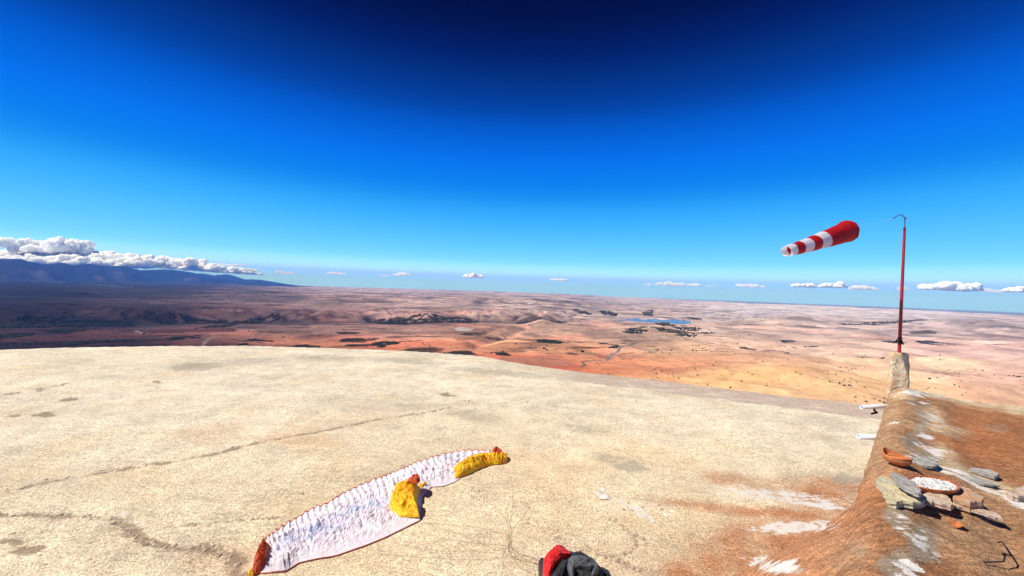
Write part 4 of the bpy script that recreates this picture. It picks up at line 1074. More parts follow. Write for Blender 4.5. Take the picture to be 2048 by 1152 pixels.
# ================================================================== THINGS
# ------------------------------------------------------------------ paraglider wing laid out on the ground
ZW = lambda L: [(480 + x / 3.657, 880 + y / 3.657) for x, y in L]
def gpts(L, z=0.0):
    w = unp([q[0] for q in L], [q[1] for q in L], z)
    w[:, 2] = ground_z(w[:, 0], w[:, 1])
    return w
LE = gpts(ZW([(178, 772), (250, 717), (370, 637), (500, 550), (640, 492), (770, 417), (900, 352), (1040, 297), (1130, 262), (1200, 237), (1290, 192), (1420, 152), (1560, 114), (1700, 97), (1835, 99)]))
TE = gpts(ZW([(150, 985), (330, 968), (430, 905), (560, 875), (720, 845), (900, 785), (1050, 725), (1180, 665), (1316, 595), (1330, 430), (1400, 350), (1480, 348), (1568, 315), (1720, 215), (1850, 178)]))
def fabric(name, color, trans=0.15, rough=0.55, crease=9.0, dark=0.75, attr=False):
    m = MT(name, color, rough, 0.35)
    v = m.coord('World')
    nz = m.noise(v, crease, 5, 0.6, 1.2); n2 = m.noise(v, crease * 4, 4, 0.6, 0.6)
    if attr:
        x = m.n('Mix', data_type='RGBA', blend_type='MULTIPLY'); x.inputs[0].default_value = 1.0
        m.l(m.attr('Col').outputs['Color'], x.inputs[6]); m.l(m.rng(nz, 0.3, 0.7, 0.92, 1.04), x.inputs[7]); m.color(x.outputs[2])
    else:
        dk = dark if isinstance(dark, tuple) else (dark,) * 3
        m.color(m.mix(m.rng(nz, 0.35, 0.65), tuple(c * d for c, d in zip(color, dk)), color))
    m.b.inputs['Sheen Weight'].default_value = 0.1
    m.bump(m.math('ADD', nz, m.math('MULTIPLY', n2, 0.35)), 0.5, 0.04)
    tr = m.n('BsdfTranslucent'); tr.inputs[0].default_value = (*color, 1)
    ms = m.n('MixShader'); ms.inputs[0].default_value = trans
    out = m.t.nodes['Material Output']
    m.l(m.b.outputs[0], ms.inputs[1]); m.l(tr.outputs[0], ms.inputs[2]); m.l(ms.outputs[0], out.inputs['Surface'])
    return m.m
WHITE_F = fabric('white_sailcloth', (0.80, 0.74, 0.80), 0.12, attr=True, crease=7)
YEL_F = fabric('yellow_sailcloth', (1.0, 0.76, 0.002), 0.12, dark=(0.95, 0.45, 0.3), crease=9)
RED_F = fabric('orange_red_sailcloth', (0.82, 0.10, 0.010), 0.12, dark=0.5, crease=12)
TRIM_F = fabric('orange_trim', (0.86, 0.16, 0.04), 0.1, dark=0.75, crease=12)
wing = empty('paraglider_wing', tuple(float(v) for v in LE[7]))
tag(wing, 'white paraglider wing with yellow and orange tips spread on the pale ground', 'paraglider')
WO = wing.location.copy()
def interp_curve(P, n):
    return smooth_line(P, n)
NC = 42; CU, CV = 7, 40
tt = np.linspace(0, len(LE) - 1, NC * (CU - 1) + 1)
def at_station(P, t):
    i = np.clip(np.floor(t).astype(int), 0, len(P) - 2); u = (t - i)[:, None]
    p0 = P[np.maximum(i - 1, 0)]; p1 = P[i]; p2 = P[i + 1]; p3 = P[np.minimum(i + 2, len(P) - 1)]
    return 0.5 * ((2 * p1) + (-p0 + p2) * u + (2 * p0 - 5 * p1 + 4 * p2 - p3) * u * u + (-p0 + 3 * p1 - 3 * p2 + p3) * u ** 3)
LEs = at_station(LE, tt)
i_ = np.clip(np.floor(tt).astype(int), 0, len(TE) - 2)
TEs = TE[i_] * (1 - (tt - i_))[:, None] + TE[i_ + 1] * (tt - i_)[:, None]
LEs[:, 2] = ground_z(LEs[:, 0], LEs[:, 1]); TEs[:, 2] = ground_z(TEs[:, 0], TEs[:, 1])
le_line = []
for c in range(NC):
    cols_ = slice(c * (CU - 1), c * (CU - 1) + CU)
    a = LEs[cols_]; b = TEs[cols_]
    u = np.linspace(0, 1, CU); v = np.linspace(0, 1, CV)
    U, Vv = np.meshgrid(u, v, indexing='ij')
    P = a[:, None, :] * (1 - Vv[..., None]) + b[:, None, :] * Vv[..., None]
    chord = np.linalg.norm(b - a, axis=1)[:, None]
    ed = (b - a); ed = ed / np.linalg.norm(ed, axis=1)[:, None]
    rc = np.random.default_rng(900 + c)
    pk = rc.uniform(0.30, 0.70); am = rc.uniform(0.55, 1.25); ln = rc.uniform(0.30, 0.75)
    arch = np.where(U < pk, U / pk, (1 - U) / (1 - pk)) ** 1.1           # a sharp, lopsided pleat
    up = 0.018 + 0.026 * am * arch * np.exp(-(Vv * chord / ln) ** 2) + 0.016 * arch * (1 - Vv) ** 0.7 + 0.030 * (1 - Vv)
    wr = ridged(P[..., 0] / 0.50 + 0.6 * fbm(P[..., 0] / 0.4, P[..., 1] / 0.4, 2, 701), P[..., 1] / 0.34, 3, 700, 0.6) * 0.085 + (ridged(P[..., 0] / 0.20 + 0.4 * fbm(P[..., 0] / 0.3, P[..., 1] / 0.3, 2, 706), P[..., 1] / 0.15, 3, 705, 0.6) - 0.5) * 0.050
    up = up + wr * (0.12 + 0.88 * np.sin(np.pi * np.clip(Vv * 0.98 + 0.03, 0.03, 0.97))) * 1.15
    up = up * (1 - 0.8 * Vv ** 9) + 0.012
    if 1 <= c <= 5: up = up + 0.08 * np.exp(-((Vv - 0.85) / 0.12) ** 2) * (0.5 + 0.5 * math.sin(c))
    P = P.copy()
    side = np.stack([-ed[:, 1], ed[:, 0]], -1)
    sway = (0.085 * fbm(P[..., 0] / 0.7, P[..., 1] / 0.7, 2, 713) + 0.03 * fbm(P[..., 0] / 0.2, P[..., 1] / 0.2, 2, 714)) * np.sin(np.pi * np.clip(Vv, 0, 1)) ** 0.7
    P[..., :2] += sway[..., None] * side[:, None, :]
    # scalloped leading edge and sideways slack along each rib
    P[..., :2] -= (0.016 * am * arch * np.exp(-(Vv * chord / 0.25) ** 2))[..., None] * ed[:, None, :2]
    sl = 0.035 * pn(Vv * 9 + c * 3.1, c * 1.7 + 0 * Vv, 711) * np.sin(np.pi * Vv)
    P[..., 2] = ground_z(P[..., 0], P[..., 1]) + np.maximum(up, 0.012)
    le_line += [P[k, 0] + np.array([0, 0, 0.004]) for k in range(CU - (0 if c == NC - 1 else 1))]
    pink = np.clip(0.5 + 1.2 * fbm(P[..., 0] / 0.30, P[..., 1] / 0.30, 3, 721), 0, 1)[..., None]
    col = np.array([0.92, 0.87, 0.88]) * (1 - 0.42 * pink) + np.array([0.90, 0.62, 0.72]) * 0.42 * pink
    blue = np.exp(-((Vv - 0.50 + 0.05 * np.sin(c * 0.5)) / 0.14) ** 2) * (2 <= c <= 27) * np.clip(0.55 + 1.3 * fbm(P[..., 0] / 0.22, P[..., 1] / 0.22, 3, 723), 0, 1)
    col = col * (1 - 0.75 * blue[..., None]) + np.array([0.42, 0.55, 0.86]) * 0.75 * blue[..., None]
    o = mesh_np('cell_panel', P.reshape(-1, 3), grid_faces(CU, CV)[:, ::-1], WHITE_F, wing, smooth=False, cols={'Col': np.concatenate([col, np.ones(col.shape[:2] + (1,))], -1).reshape(-1, 4)})
    local(o, WO)
local(tube('leading_edge_trim', np.array(le_line), 0.011, TRIM_F, wing, 6), WO)
te_line = TEs[:8 * 18 + 2].copy(); te_line[:, 2] += 0.02
local(tube('trailing_edge_trim', te_line[::3], 0.006, TRIM_F, wing, 5), WO)
def crumple(name, poly, H, mat, parent, seed, rings=34, nb=170, amp=0.5, scale=0.16, z0=0.0, edge=0.3):
    """crumpled cloth heap over a star-shaped outline given in photo pixels on the ground"""
    B = gpts(poly)[:, :2]
    B = np.vstack([B, B[:1]])
    d = np.r_[0, np.cumsum(np.linalg.norm(np.diff(B, axis=0), axis=1))]
    s = np.linspace(0, d[-1], nb, endpoint=False)
    ring = np.stack([np.interp(s, d, B[:, 0]), np.interp(s, d, B[:, 1])], -1)
    c = ring.mean(0)
    rho = np.linspace(0.0, 1, rings)
    P = c[None, None] + (ring - c)[None] * rho[:, None, None]
    X, Y = P[..., 0], P[..., 1]
    prof = (1 - rho ** 2.6)[:, None]
    wq = 0.9 * fbm(X / (scale * 1.6), Y / (scale * 1.6), 2, seed + 3)
    h = H * prof * (0.60 + amp * (ridged(X / (scale * 2.6) + wq, Y / (scale * 1.3) - wq, 4, seed, 0.62) - 0.5) * 1.15)
    h = np.maximum(h, 0) + 0.015 + edge * 0.05 * prof
    Z = ground_z(X, Y) + h + z0 - 0.02 * (rho[:, None] > 0.995)
    F = grid_faces(rings, nb, True)
    return mesh_np(name, np.stack([X, Y, Z], -1).reshape(-1, 3), F[:, ::-1], mat, parent, smooth=False)
yf = local(crumple('yellow_fold', ZW([(1130, 362), (1215, 338), (1250, 328), (1320, 375), (1300, 440), (1296, 500), (1312, 590), (1250, 585), (1170, 582), (1092, 530), (1085, 478), (1105, 425)]), 0.36, YEL_F, wing, 731, z0=0.06), WO)
def ribbon(name, left, right, H, mat, parent, seed, n=130, k=26, scale=0.14):
    """crumpled cloth roll between two photo polylines on the ground"""
    L = smooth_line(gpts(left), n); R = smooth_line(gpts(right), n)
    v = np.linspace(0, 1, k)
    P = L[:, None, :] * (1 - v[None, :, None]) + R[:, None, :] * v[None, :, None]
    X, Y = P[..., 0], P[..., 1]
    prof = np.clip(np.sin(np.pi * v), 0, 1)[None, :] ** 0.6 * (np.sin(np.pi * np.linspace(0.02, 0.98, n)) ** 0.35)[:, None]
    wq = 0.9 * fbm(X / (scale * 1.6), Y / (scale * 1.6), 2, seed + 3)
    h = H * prof * (0.62 + 0.50 * (ridged(X / (scale * 2.4) + wq, Y / (scale * 1.4) - wq, 4, seed, 0.62) - 0.5))
    Z = ground_z(X, Y) + np.maximum(h, 0) + 0.02
    return mesh_np(name, np.stack([X, Y, Z], -1).reshape(-1, 3), grid_faces(n, k)[:, ::-1], mat, parent, smooth=False)
local(ribbon('yellow_fold', ZW([(1556, 212), (1650, 172), (1750, 144), (1840, 136), (1900, 124), (1952, 118)]), ZW([(1575, 300), (1650, 268), (1730, 228), (1830, 190), (1900, 184), (1956, 164)]), 0.34, YEL_F, wing, 741), WO)
local(crumple('orange_tip', ZW([(182, 772), (207, 812), (217, 852), (197, 922), (150, 978), (112, 995), (82, 980), (100, 920), (128, 852), (158, 792)]), 0.30, RED_F, wing, 751, z0=0.02, scale=0.12), WO)
local(crumple('orange_tip', ZW([(1838, 112), (1845, 85), (1872, 76), (1915, 92), (1928, 112), (1900, 122), (1850, 124)]), 0.17, RED_F, wing, 761, z0=0.03, scale=0.10), WO)
local(crumple('yellow_fold', ZW([(60, 990), (80, 980), (100, 992), (95, 1010), (60, 1010)]), 0.10, YEL_F, wing, 771, z0=0.02, scale=0.10), WO)
local(crumple('orange_lining', ZW([(1225, 395), (1265, 370), (1310, 372), (1316, 405), (1290, 425), (1240, 410)]), 0.12, RED_F, yf, 773, z0=0.30, scale=0.10), WO)
local(ribbon('white_lining', ZW([(1255, 395), (1285, 410), (1305, 440)]), ZW([(1250, 402), (1276, 420), (1290, 450)]), 0.08, WHITE_F, yf, 775, n=20, k=8), WO)
wl = [c for c in yf.children if c.name.startswith('white_lining')][0]
at_ = wl.data.attributes.new('Col', 'FLOAT_COLOR', 'POINT'); at_.data.foreach_set('color', np.tile([0.8, 0.78, 0.82, 1], len(wl.data.vertices)).astype(np.float32))
local(ribbon('yellow_fold', ZW([(1300, 352), (1335, 345), (1362, 342)]), ZW([(1310, 372), (1340, 368), (1366, 350)]), 0.16, YEL_F, wing, 777, n=24, k=10), WO)
# thin suspension lines
LINE = simple('line_cord', (0.30, 0.19, 0.10), 0.8, 0.1, var=0.3, scale=8, bump=0)
LN = [[(1000, 932), (1020, 958), (1026, 1005), (1020, 1040), (1022, 1075), (1019, 1100), (1034, 1122), (1060, 1132), (1085, 1126)],
      [(845, 1046), (900, 1052), (960, 1058), (1010, 1068), (1020, 1078), (1024, 1100), (1040, 1118), (1082, 1128)],
      [(780, 1085), (860, 1104), (940, 1104), (1000, 1108), (1030, 1118), (1080, 1130)],
      [(760, 1110), (850, 1118), (940, 1122), (1010, 1116), (1050, 1112), (1083, 1122)],
      [(910, 962), (970, 1000), (1012, 1040), (1018, 1080), (1018, 1105), (1050, 1125), (1084, 1127)],
      [(1060, 1010), (1045, 1035), (1028, 1055), (1018, 1075), (1022, 1098), (1060, 1115), (1085, 1124)],
      [(1050, 1000), (1062, 1030), (1040, 1060), (1024, 1082), (1005, 1110), (1010, 1150)],
      [(880, 1080), (950, 1088), (1000, 1090), (1024, 1096), (1048, 1118), (1085, 1130)],
      [(1012, 1060), (1016, 1085), (1022, 1110), (1040, 1135), (1070, 1150)],
      [(845, 1046), (930, 1075), (985, 1098), (1030, 1106), (1070, 1118)]]
for L in LN:
    w = gpts(smooth_line(np.array(L, float), 46)); w[:, 2] += 0.012
    w[:, :2] += 0.02 * np.stack([pn(np.arange(46) * 0.35, 0 * np.arange(46) + L[0][0], 781), pn(np.arange(46) * 0.35, 0 * np.arange(46) + L[0][1], 782)], -1)
    local(tube('suspension_line', w, 0.0020, LINE, wing, 4, False), WO)

# ------------------------------------------------------------------ harness bag with a grey jacket thrown over it
def lump(name, c, rad, mat, parent, seed, amp=0.10, scale=0.25, rot=0.0, sub=5, squash=None, crease=0.0, cdir=(1, 0)):
    bm = bmesh.new(); bmesh.ops.create_icosphere(bm, subdivisions=sub, radius=1.0)
    P = np.array([v.co[:] for v in bm.verts]); Fc = np.array([[v.index for v in f.verts] for f in bm.faces]); bm.free()
    e = np.sign(P) * np.abs(P) ** 0.82
    Q = e * np.array(rad)
    d = amp * (ridged(Q[:, 0] / scale + Q[:, 2] / scale * 0.6, Q[:, 1] / scale + Q[:, 2] / scale * 0.8, 3, seed) - 0.55) + amp * 0.4 * fbm(Q[:, 0] / scale * 3, Q[:, 1] / scale * 3 + Q[:, 2] / scale * 2, 3, seed + 3)
    if crease: d = d + crease * np.abs(np.sin((Q[:, 0] * cdir[0] + Q[:, 1] * cdir[1]) * 32 + 2 * fbm(Q[:, 0] / 0.3, Q[:, 2] / 0.3, 2, seed))) ** 0.7
    Q = Q + P * d[:, None]
    ca, sa = math.cos(rot), math.sin(rot)
    X = c[0] + Q[:, 0] * ca - Q[:, 1] * sa; Y = c[1] + Q[:, 0] * sa + Q[:, 1] * ca; Z = np.maximum(c[2] + Q[:, 2], squash if squash is not None else -9)
    return mesh_np(name, np.stack([X, Y, Z], -1), Fc, mat, parent)
BLACK_F = fabric('black_nylon', (0.016, 0.017, 0.020), 0.0, 0.5, 14, 0.6)
GREY_F = fabric('grey_softshell', (0.115, 0.125, 0.145), 0.0, 0.7, 12, 0.6)
BRED_F = fabric('red_nylon', (0.78, 0.012, 0.010), 0.05, 0.5, 10, 0.8)
hc = unp(1142, 1168, 0.0)
gz0 = float(ground_z(hc[0], hc[1]))
har = empty('paragliding_harness', (float(hc[0]), float(hc[1]), gz0))
tag(har, 'black paragliding harness bag with a bright red cover, cut by the bottom border', 'harness')
HO = har.location.copy()
def hp(dx, dy, dz): return (hc[0] + dx, hc[1] + dy, gz0 + dz)
ZH = lambda L: [(1040 + x / 7.877, 1040 + y / 7.877) for x, y in L]
def drape(name, poly, zp, H, mat, parent, seed, skirt, scale=0.2, stretch=(2.0, 1.0), ang=0.0, rings=34, nb=180, amp=0.05):
    """cloth lying over something: photo outline at height zp, domed, creased, with a skirt hanging down"""
    B = unp([q[0] for q in poly], [q[1] for q in poly], gz0 + zp)[:, :2]
    B = np.vstack([B, B[:1]]); d = np.r_[0, np.cumsum(np.linalg.norm(np.diff(B, axis=0), axis=1))]
    s = np.linspace(0, d[-1], nb, endpoint=False)
    ring = np.stack([np.interp(s, d, B[:, 0]), np.interp(s, d, B[:, 1])], -1)
    for _ in range(3): ring = (np.roll(ring, 1, 0) + 2 * ring + np.roll(ring, -1, 0)) / 4
    c = ring.mean(0)
    rho = np.r_[np.linspace(0, 1, rings), 1.03, 1.05, 1.06, 1.06]
    drop = np.r_[np.zeros(rings), 0.2, 0.5, 0.8, 1.0]
    P = c + (ring - c)[None] * rho[:, None, None]
    X, Y = P[..., 0], P[..., 1]
    ca, sa = math.cos(ang), math.sin(ang)
    u, v = X * ca + Y * sa, -X * sa + Y * ca
    wq = 0.7 * fbm(X / 0.25, Y / 0.25, 2, seed + 3)
    cr = ridged(u / (scale * stretch[0]) + wq, v / (scale * stretch[1]) - wq, 4, seed, 0.58) - 0.6
    r1 = np.minimum(rho, 1)[:, None]
    Z = gz0 + zp + H * (1 - r1 ** 2.2) + amp * cr * (1 - 0.5 * r1 ** 6) - drop[:, None] * skirt
    return mesh_np(name, np.stack([X, Y, Z], -1).reshape(-1, 3), grid_faces(len(rho), nb, True)[:, ::-1], mat, parent)
local(drape('body', ZH([(320, 690), (330, 640), (380, 600), (500, 500), (730, 470), (860, 500), (950, 497), (1060, 550), (1190, 650), (1270, 740), (1300, 850), (1260, 1000), (900, 1060), (420, 1000), (370, 800)]), 0.24, 0.05, BLACK_F, har, 801, 0.25, 0.18, amp=0.05), HO)
local(drape('red_cover', ZH([(366, 790), (372, 610), (430, 520), (500, 445), (570, 398), (650, 390), (730, 450), (812, 530), (700, 580), (620, 640), (545, 730), (490, 860), (430, 930), (390, 880)]), 0.31, 0.07, BRED_F, har, 803, 0.27, 0.13, (2.6, 0.8), 1.0, amp=0.055), HO)
local(drape('side_pocket', ZH([(290, 660), (325, 605), (372, 600), (376, 700), (350, 735), (310, 710)]), 0.14, 0.05, BLACK_F, har, 807, 0.14, 0.12, rings=14, nb=60, amp=0.02), HO)
local(drape('back_pad', ZH([(800, 560), (840, 515), (905, 492), (990, 512), (1060, 550), (1068, 585), (960, 585), (850, 600)]), 0.33, 0.03, BLACK_F, har, 805, 0.2, 0.12, rings=14, nb=80, amp=0.02), HO)
local(drape('side_pocket', ZH([(1230, 745), (1300, 740), (1400, 790), (1440, 900), (1380, 990), (1250, 960)]), 0.10, 0.05, BLACK_F, har, 809, 0.11, 0.12, rings=14, nb=60, amp=0.03), HO)
def hl(x, y, z): return unp(*ZH([(x, y)])[0], gz0 + z)
for i in range(9):      # quilted ribs of the seat between the red cover and the jacket
    x, y = 500 + 21 * i, 880 - 29 * i
    local(tube('seat_rib', smooth_line(np.array([hl(x + 6, y - 4, 0.30), hl(x + 45, y + 2, 0.34), hl(x + 95, y + 30, 0.33), hl(x + 120, y + 60, 0.29)]), 10), 0.017, BLACK_F, har, 7), HO)
local(tube('strap', smooth_line(np.array([hl(720, 640, 0.34), hl(690, 760, 0.345), hl(640, 900, 0.33)]), 14), 0.014, BLACK_F, har, 6), HO)
jp = hl(960, 680, 0.36)
jk = empty('grey_jacket', tuple(jp))
tag(jk, 'dark grey jacket thrown over the harness bag', 'jacket')
JO = jk.location.copy()
local(drape('jacket_body', ZH([(752, 700), (768, 615), (830, 562), (960, 548), (1130, 590), (1195, 645), (1210, 700), (1120, 720), (1000, 715), (880, 720)]), 0.345, 0.05, GREY_F, jk, 821, 0.06, 0.13, (2.2, 0.8), 0.4, amp=0.06), JO)
local(drape('sleeve', ZH([(752, 690), (830, 715), (862, 790), (850, 860), (835, 900), (815, 880), (780, 800), (748, 740)]), 0.34, 0.05, GREY_F, jk, 823, 0.05, 0.12, rings=16, nb=90, amp=0.025), JO)
local(drape('sleeve', ZH([(1160, 690), (1215, 680), (1248, 735), (1235, 810), (1150, 850), (1125, 835), (1180, 770)]), 0.32, 0.05, GREY_F, jk, 825, 0.05, 0.12, rings=16, nb=90, amp=0.025), JO)

# ------------------------------------------------------------------ windsock mast: pillar, red pole, swivel arm
base = unp(1796, 768, ROOF)
bx_, by_ = float(base[0] + es[0] * 0.13), float(base[1] + es[1] * 0.13)
DEP = by_
bz = ROOF - 0.55
m = MT('pillar_cement', rough=0.92, spec=0.1)
v = m.coord('World')
n1 = m.noise(v, 5, 6, 0.65, 0.8); n2 = m.noise(v, 45, 4)
c = m.mix(m.rng(n1, 0.46, 0.60), (0.82, 0.66, 0.43), (0.70, 0.42, 0.21))
c = m.mix(m.rng(m.noise(v, 9, 5, 0.6, 1.5), 0.55, 0.66), c, (0.40, 0.27, 0.17))
m.color(m.mix(m.rng(n2, 0.4, 0.8, 0, 0.5), c, (0.80, 0.68, 0.50)))
m.bump(m.math('ADD', n1, m.math('MULTIPLY', n2, 0.4)), 0.9, 0.05)
PILLAR = m.m
hgt = float(at_depth(1796, 705, DEP)[2]) - bz
pil = empty('cement_pillar', (bx_, by_, bz))
tag(pil, 'short pale cement pillar at the far corner of the mud roof, foot of the pole', 'pillar')
pw = 33 / FPX * DEP
V = []; nz_, nk = 26, 48
rows_ = [(0.001, 1.0), (0.6, 1.0), (0.84, 0.995), (0.94, 0.98), (1.0, 0.94)] + [(1.0 + 0.04 * (1 - q), q) for q in np.linspace(0.90, 0.0, nz_ - 5)]
for sc, h in rows_:
    for k in range(nk):
        t = 2 * math.pi * k / nk
        cx, cy = math.cos(t), math.sin(t)
        e = (abs(cx) ** 9 + abs(cy) ** 9) ** (-1 / 9.0)
        q = np.array([cx * e, cy * e, 0]) * pw * 0.5 * sc * np.array([0.84, 0.60, 1]) * (1.06 - 0.10 * h)
        ra_ = -math.atan2(bx_, by_) + 0.22
        q = np.array([q[0] * math.cos(ra_) - q[1] * math.sin(ra_), q[0] * math.sin(ra_) + q[1] * math.cos(ra_), 0])
        d = 1 + 0.13 * float(fbm(np.array(q[0] * 7 + h * 4), np.array(q[1] * 7 + h * 5), 3, 831)) * (sc > 0.5)
        V.append((q[0] * d, q[1] * d, h * hgt + 0.012 * float(pn(np.array(q[0] * 9), np.array(q[1] * 9), 833)) * (h > 0.9)))
mesh_np('pillar_block', np.array(V), grid_faces(len(rows_), nk, True), PILLAR, pil)
m = MT('red_pole_paint', (0.42, 0.028, 0.022), 0.45, 0.4)
v = m.coord('World')
n1 = m.noise(v, 14, 6, 0.65)
m.color(m.mix(m.rng(n1, 0.56, 0.68), m.mix(m.noise(v, 5, 3), (0.34, 0.020, 0.022), (0.50, 0.035, 0.030)), (0.12, 0.045, 0.03)))
m.bump(m.noise(v, 60, 4), 0.3, 0.003)
REDP = m.m
STEEL = simple('galvanised_steel', (0.15, 0.16, 0.19), 0.5, 0.4, 0.6, 0.3, 60, 0.2, 0.002)
DARK = simple('rusty_dark_iron', (0.035, 0.022, 0.02), 0.7, 0.3, 0.2, 0.4, 60, 0.3, 0.002)
top_z = float(at_depth(1804.5, 455, DEP)[2]); ball_z = float(at_depth(1805, 436, DEP)[2]); clamp_z = float(at_depth(1798, 682, DEP)[2])
mast = empty('windsock_pole', (bx_, by_, bz + hgt - 0.15))
tag(mast, 'tall thin red pole with a grey swivel arm, standing on the cement pillar', 'pole')
MO = mast.location.copy()
zz = np.linspace(bz + hgt - 0.15, top_z, 30)
lean = lambda z: np.array([bx_ + 0.012 * (z - bz - hgt), by_, z])
local(tube('pole_tube', np.array([lean(z) for z in zz]), np.linspace(0.029, 0.021, 30), REDP, mast, 14), MO)
local(tube('top_rod', np.array([lean(z) for z in np.linspace(top_z - 0.05, ball_z, 6)]), 0.0085, STEEL, mast, 8), MO)
tp = lean(ball_z)
bm = bmesh.new(); bmesh.ops.create_uvsphere(bm, u_segments=14, v_segments=10, radius=0.021, matrix=Matrix.Translation(Vector(tp)))
local(bm_obj('swivel', bm, STEEL, mast, True), MO)
arm_tip = at_depth(1787, 436.5, DEP * 0.985); arm_top = at_depth(1802.5, 429.5, DEP)
arm = smooth_line(np.array([tp, tp * 0.3 + arm_top * 0.7 + np.array([0.006, 0, 0]), arm_top, arm_top * 0.5 + arm_tip * 0.5 + np.array([0, 0, 0.01]), arm_tip]), 26)
local(tube('swivel_arm', arm, np.r_[np.full(21, 0.0075), np.linspace(0.008, 0.014, 5)], STEEL, mast, 8), MO)
cl = lean(clamp_z)
bm = bmesh.new()
bmesh.ops.create_cone(bm, cap_ends=True, segments=14, radius1=0.052, radius2=0.034, depth=0.075, matrix=Matrix.Translation(Vector(cl) + Vector((0, 0, -0.01))))
bmesh.ops.create_cone(bm, cap_ends=True, segments=14, radius1=0.036, radius2=0.036, depth=0.03, matrix=Matrix.Translation(Vector(cl) + Vector((0, 0, 0.055))))
clamp = local(bm_obj('clamp', bm, DARK, mast), MO)
for k in range(3):
    a = 0.4 + 2.1 * k
    p = np.array([cl + np.array([0.03 * math.cos(a), 0.03 * math.sin(a), 0.03]), cl + np.array([0.06 * math.cos(a), 0.06 * math.sin(a), -0.02]), cl + np.array([0.085 * math.cos(a), 0.085 * math.sin(a), -0.055])])
    local(tube('clamp_fin', p, [0.012, 0.014, 0.012], DARK, clamp, 6), MO)

# ------------------------------------------------------------------ striped windsock
mouth = at_depth(1695, 462, DEP * 0.985); tail = at_depth(1572, 502.5, DEP * 0.93)
ax = tail - mouth; LS = np.linalg.norm(ax); ax /= LS
e1 = np.cross(ax, [0, 0, 1.0]); e1 /= np.linalg.norm(e1); e2 = np.cross(e1, ax)
r0 = 0.5 * 41.5 / FPX * DEP; r1 = 0.5 * 21.5 / FPX * DEP * 0.93
def cloth(name, color, trans):
    m = MT(name, color, 0.6, 0.3)
    v = m.coord('World')
    m.bump(m.noise(v, 9, 4, 0.6, 0.5), 0.35, 0.03)
    m.color(m.mix(m.rng(m.noise(v, 6, 4), 0.3, 0.7), tuple(c * 0.86 for c in color), color))
    tr = m.n('BsdfTranslucent'); tr.inputs[0].default_value = (*color, 1)
    ms = m.n('MixShader'); ms.inputs[0].default_value = trans
    m.l(m.b.outputs[0], ms.inputs[1]); m.l(tr.outputs[0], ms.inputs[2]); m.l(ms.outputs[0], m.t.nodes['Material Output'].inputs['Surface'])
    return m.m
SRED, SWHITE = cloth('red_windsock_cloth', (0.50, 0.008, 0.012), 0.25), cloth('white_windsock_cloth', (0.84, 0.82, 0.86), 0.4)
sock = empty('windsock', tuple(mouth))
tag(sock, 'red and white striped windsock blown out to the left of the red pole', 'windsock')
SO = sock.location.copy()
fr = [0, 0.40, 0.535, 0.655, 0.785, 0.895, 1.0]
def ringp(f, n=40):
    r = r0 + (r1 - r0) * f ** 0.92
    th = np.linspace(0, 2 * np.pi, n, endpoint=False)
    r = r * (1 + 0.020 * np.sin(3 * th + 9 * f) + 0.05 * pn(th * 2.2, np.full(n, f * 9), 841) + 0.03 * pn(th * 5, np.full(n, f * 16), 843) + (0.03 * np.sin(5 * th) if f > 0.98 else 0))
    sag = -0.02 * math.sin(math.pi * f)
    return mouth + ax * LS * f + np.array([0, 0, sag]) + r[:, None] * (np.cos(th)[:, None] * e1 + np.sin(th)[:, None] * e2)
for i in range(6):
    n = 26 if i == 0 else 10
    V = np.concatenate([ringp(f) for f in np.linspace(fr[i], fr[i + 1], n)])
    local(mesh_np('sock_band', V, grid_faces(n, 40, True), SRED if i % 2 == 0 else SWHITE, sock), SO)
hoop = ringp(0.0); hoop = np.vstack([hoop, hoop[:1]])
local(tube('mouth_hoop', hoop, 0.008, SRED, sock, 6, False), SO)
CORD = simple('pale_cord', (0.55, 0.6, 0.65), 0.7, 0.2, bump=0)
for k in range(4):
    local(tube('bridle_line', np.array([hoop[k * 10], hoop[k * 10] * 0.5 + arm_tip * 0.5, arm_tip]), 0.0005, CORD, sock, 4, False), SO)

# ------------------------------------------------------------------ white drain spouts through the parapet
PVC = simple('white_pvc', (0.80, 0.82, 0.86), 0.35, 0.5, var=0.06, scale=9, bump=0)
def spout(label, pa, pb, z, bracket):
    a, b = unp(*pa, z), unp(*pb, z)
    d = (b - a) / np.linalg.norm(b - a)
    root = empty('drain_spout', tuple(a)); tag(root, label, 'drain pipe', 'white drain spouts of the mud roof')
    O = root.location.copy()
    b2 = b + d * 0.45
    n = 18; ra_ = 0.034; V = []
    up = np.array([0, 0, 1.0]); si = np.cross(d, up)
    for (o, r) in ((a, ra_ * 0.86), (a, ra_), (b2, ra_), (b2, ra_ * 0.86)):
        for k in range(n):
            t = 2 * math.pi * k / n
            V.append(o + r * (math.cos(t) * si + math.sin(t) * up))
    F = grid_faces(4, n, True); F = np.vstack([F, np.stack([3 * n + np.arange(n), np.arange(n), (np.arange(n) + 1) % n, 3 * n + (np.arange(n) + 1) % n], -1)])
    pipe = local(mesh_np('pipe', np.array(V), F, PVC, root), O)
    if bracket:
        p = a * 0.25 + b * 0.75
        local(tube('bracket', smooth_line(np.array([p + [0, 0, -0.03], p + [0.01, 0, -0.07], p + d * 0.06 + [0, 0, -0.10], p - d * 0.05 + [0, 0, -0.115]]), 12), 0.016, DARK, pipe, 7), O)
spout('upper white drain spout with a black bracket, sticking out of the parapet below the pillar', (1722, 814), (1757, 813), ROOF - 0.16, True)
spout('lower white drain spout sticking out of the parapet', (1716, 873), (1738, 874), ROOF - 0.16, False)

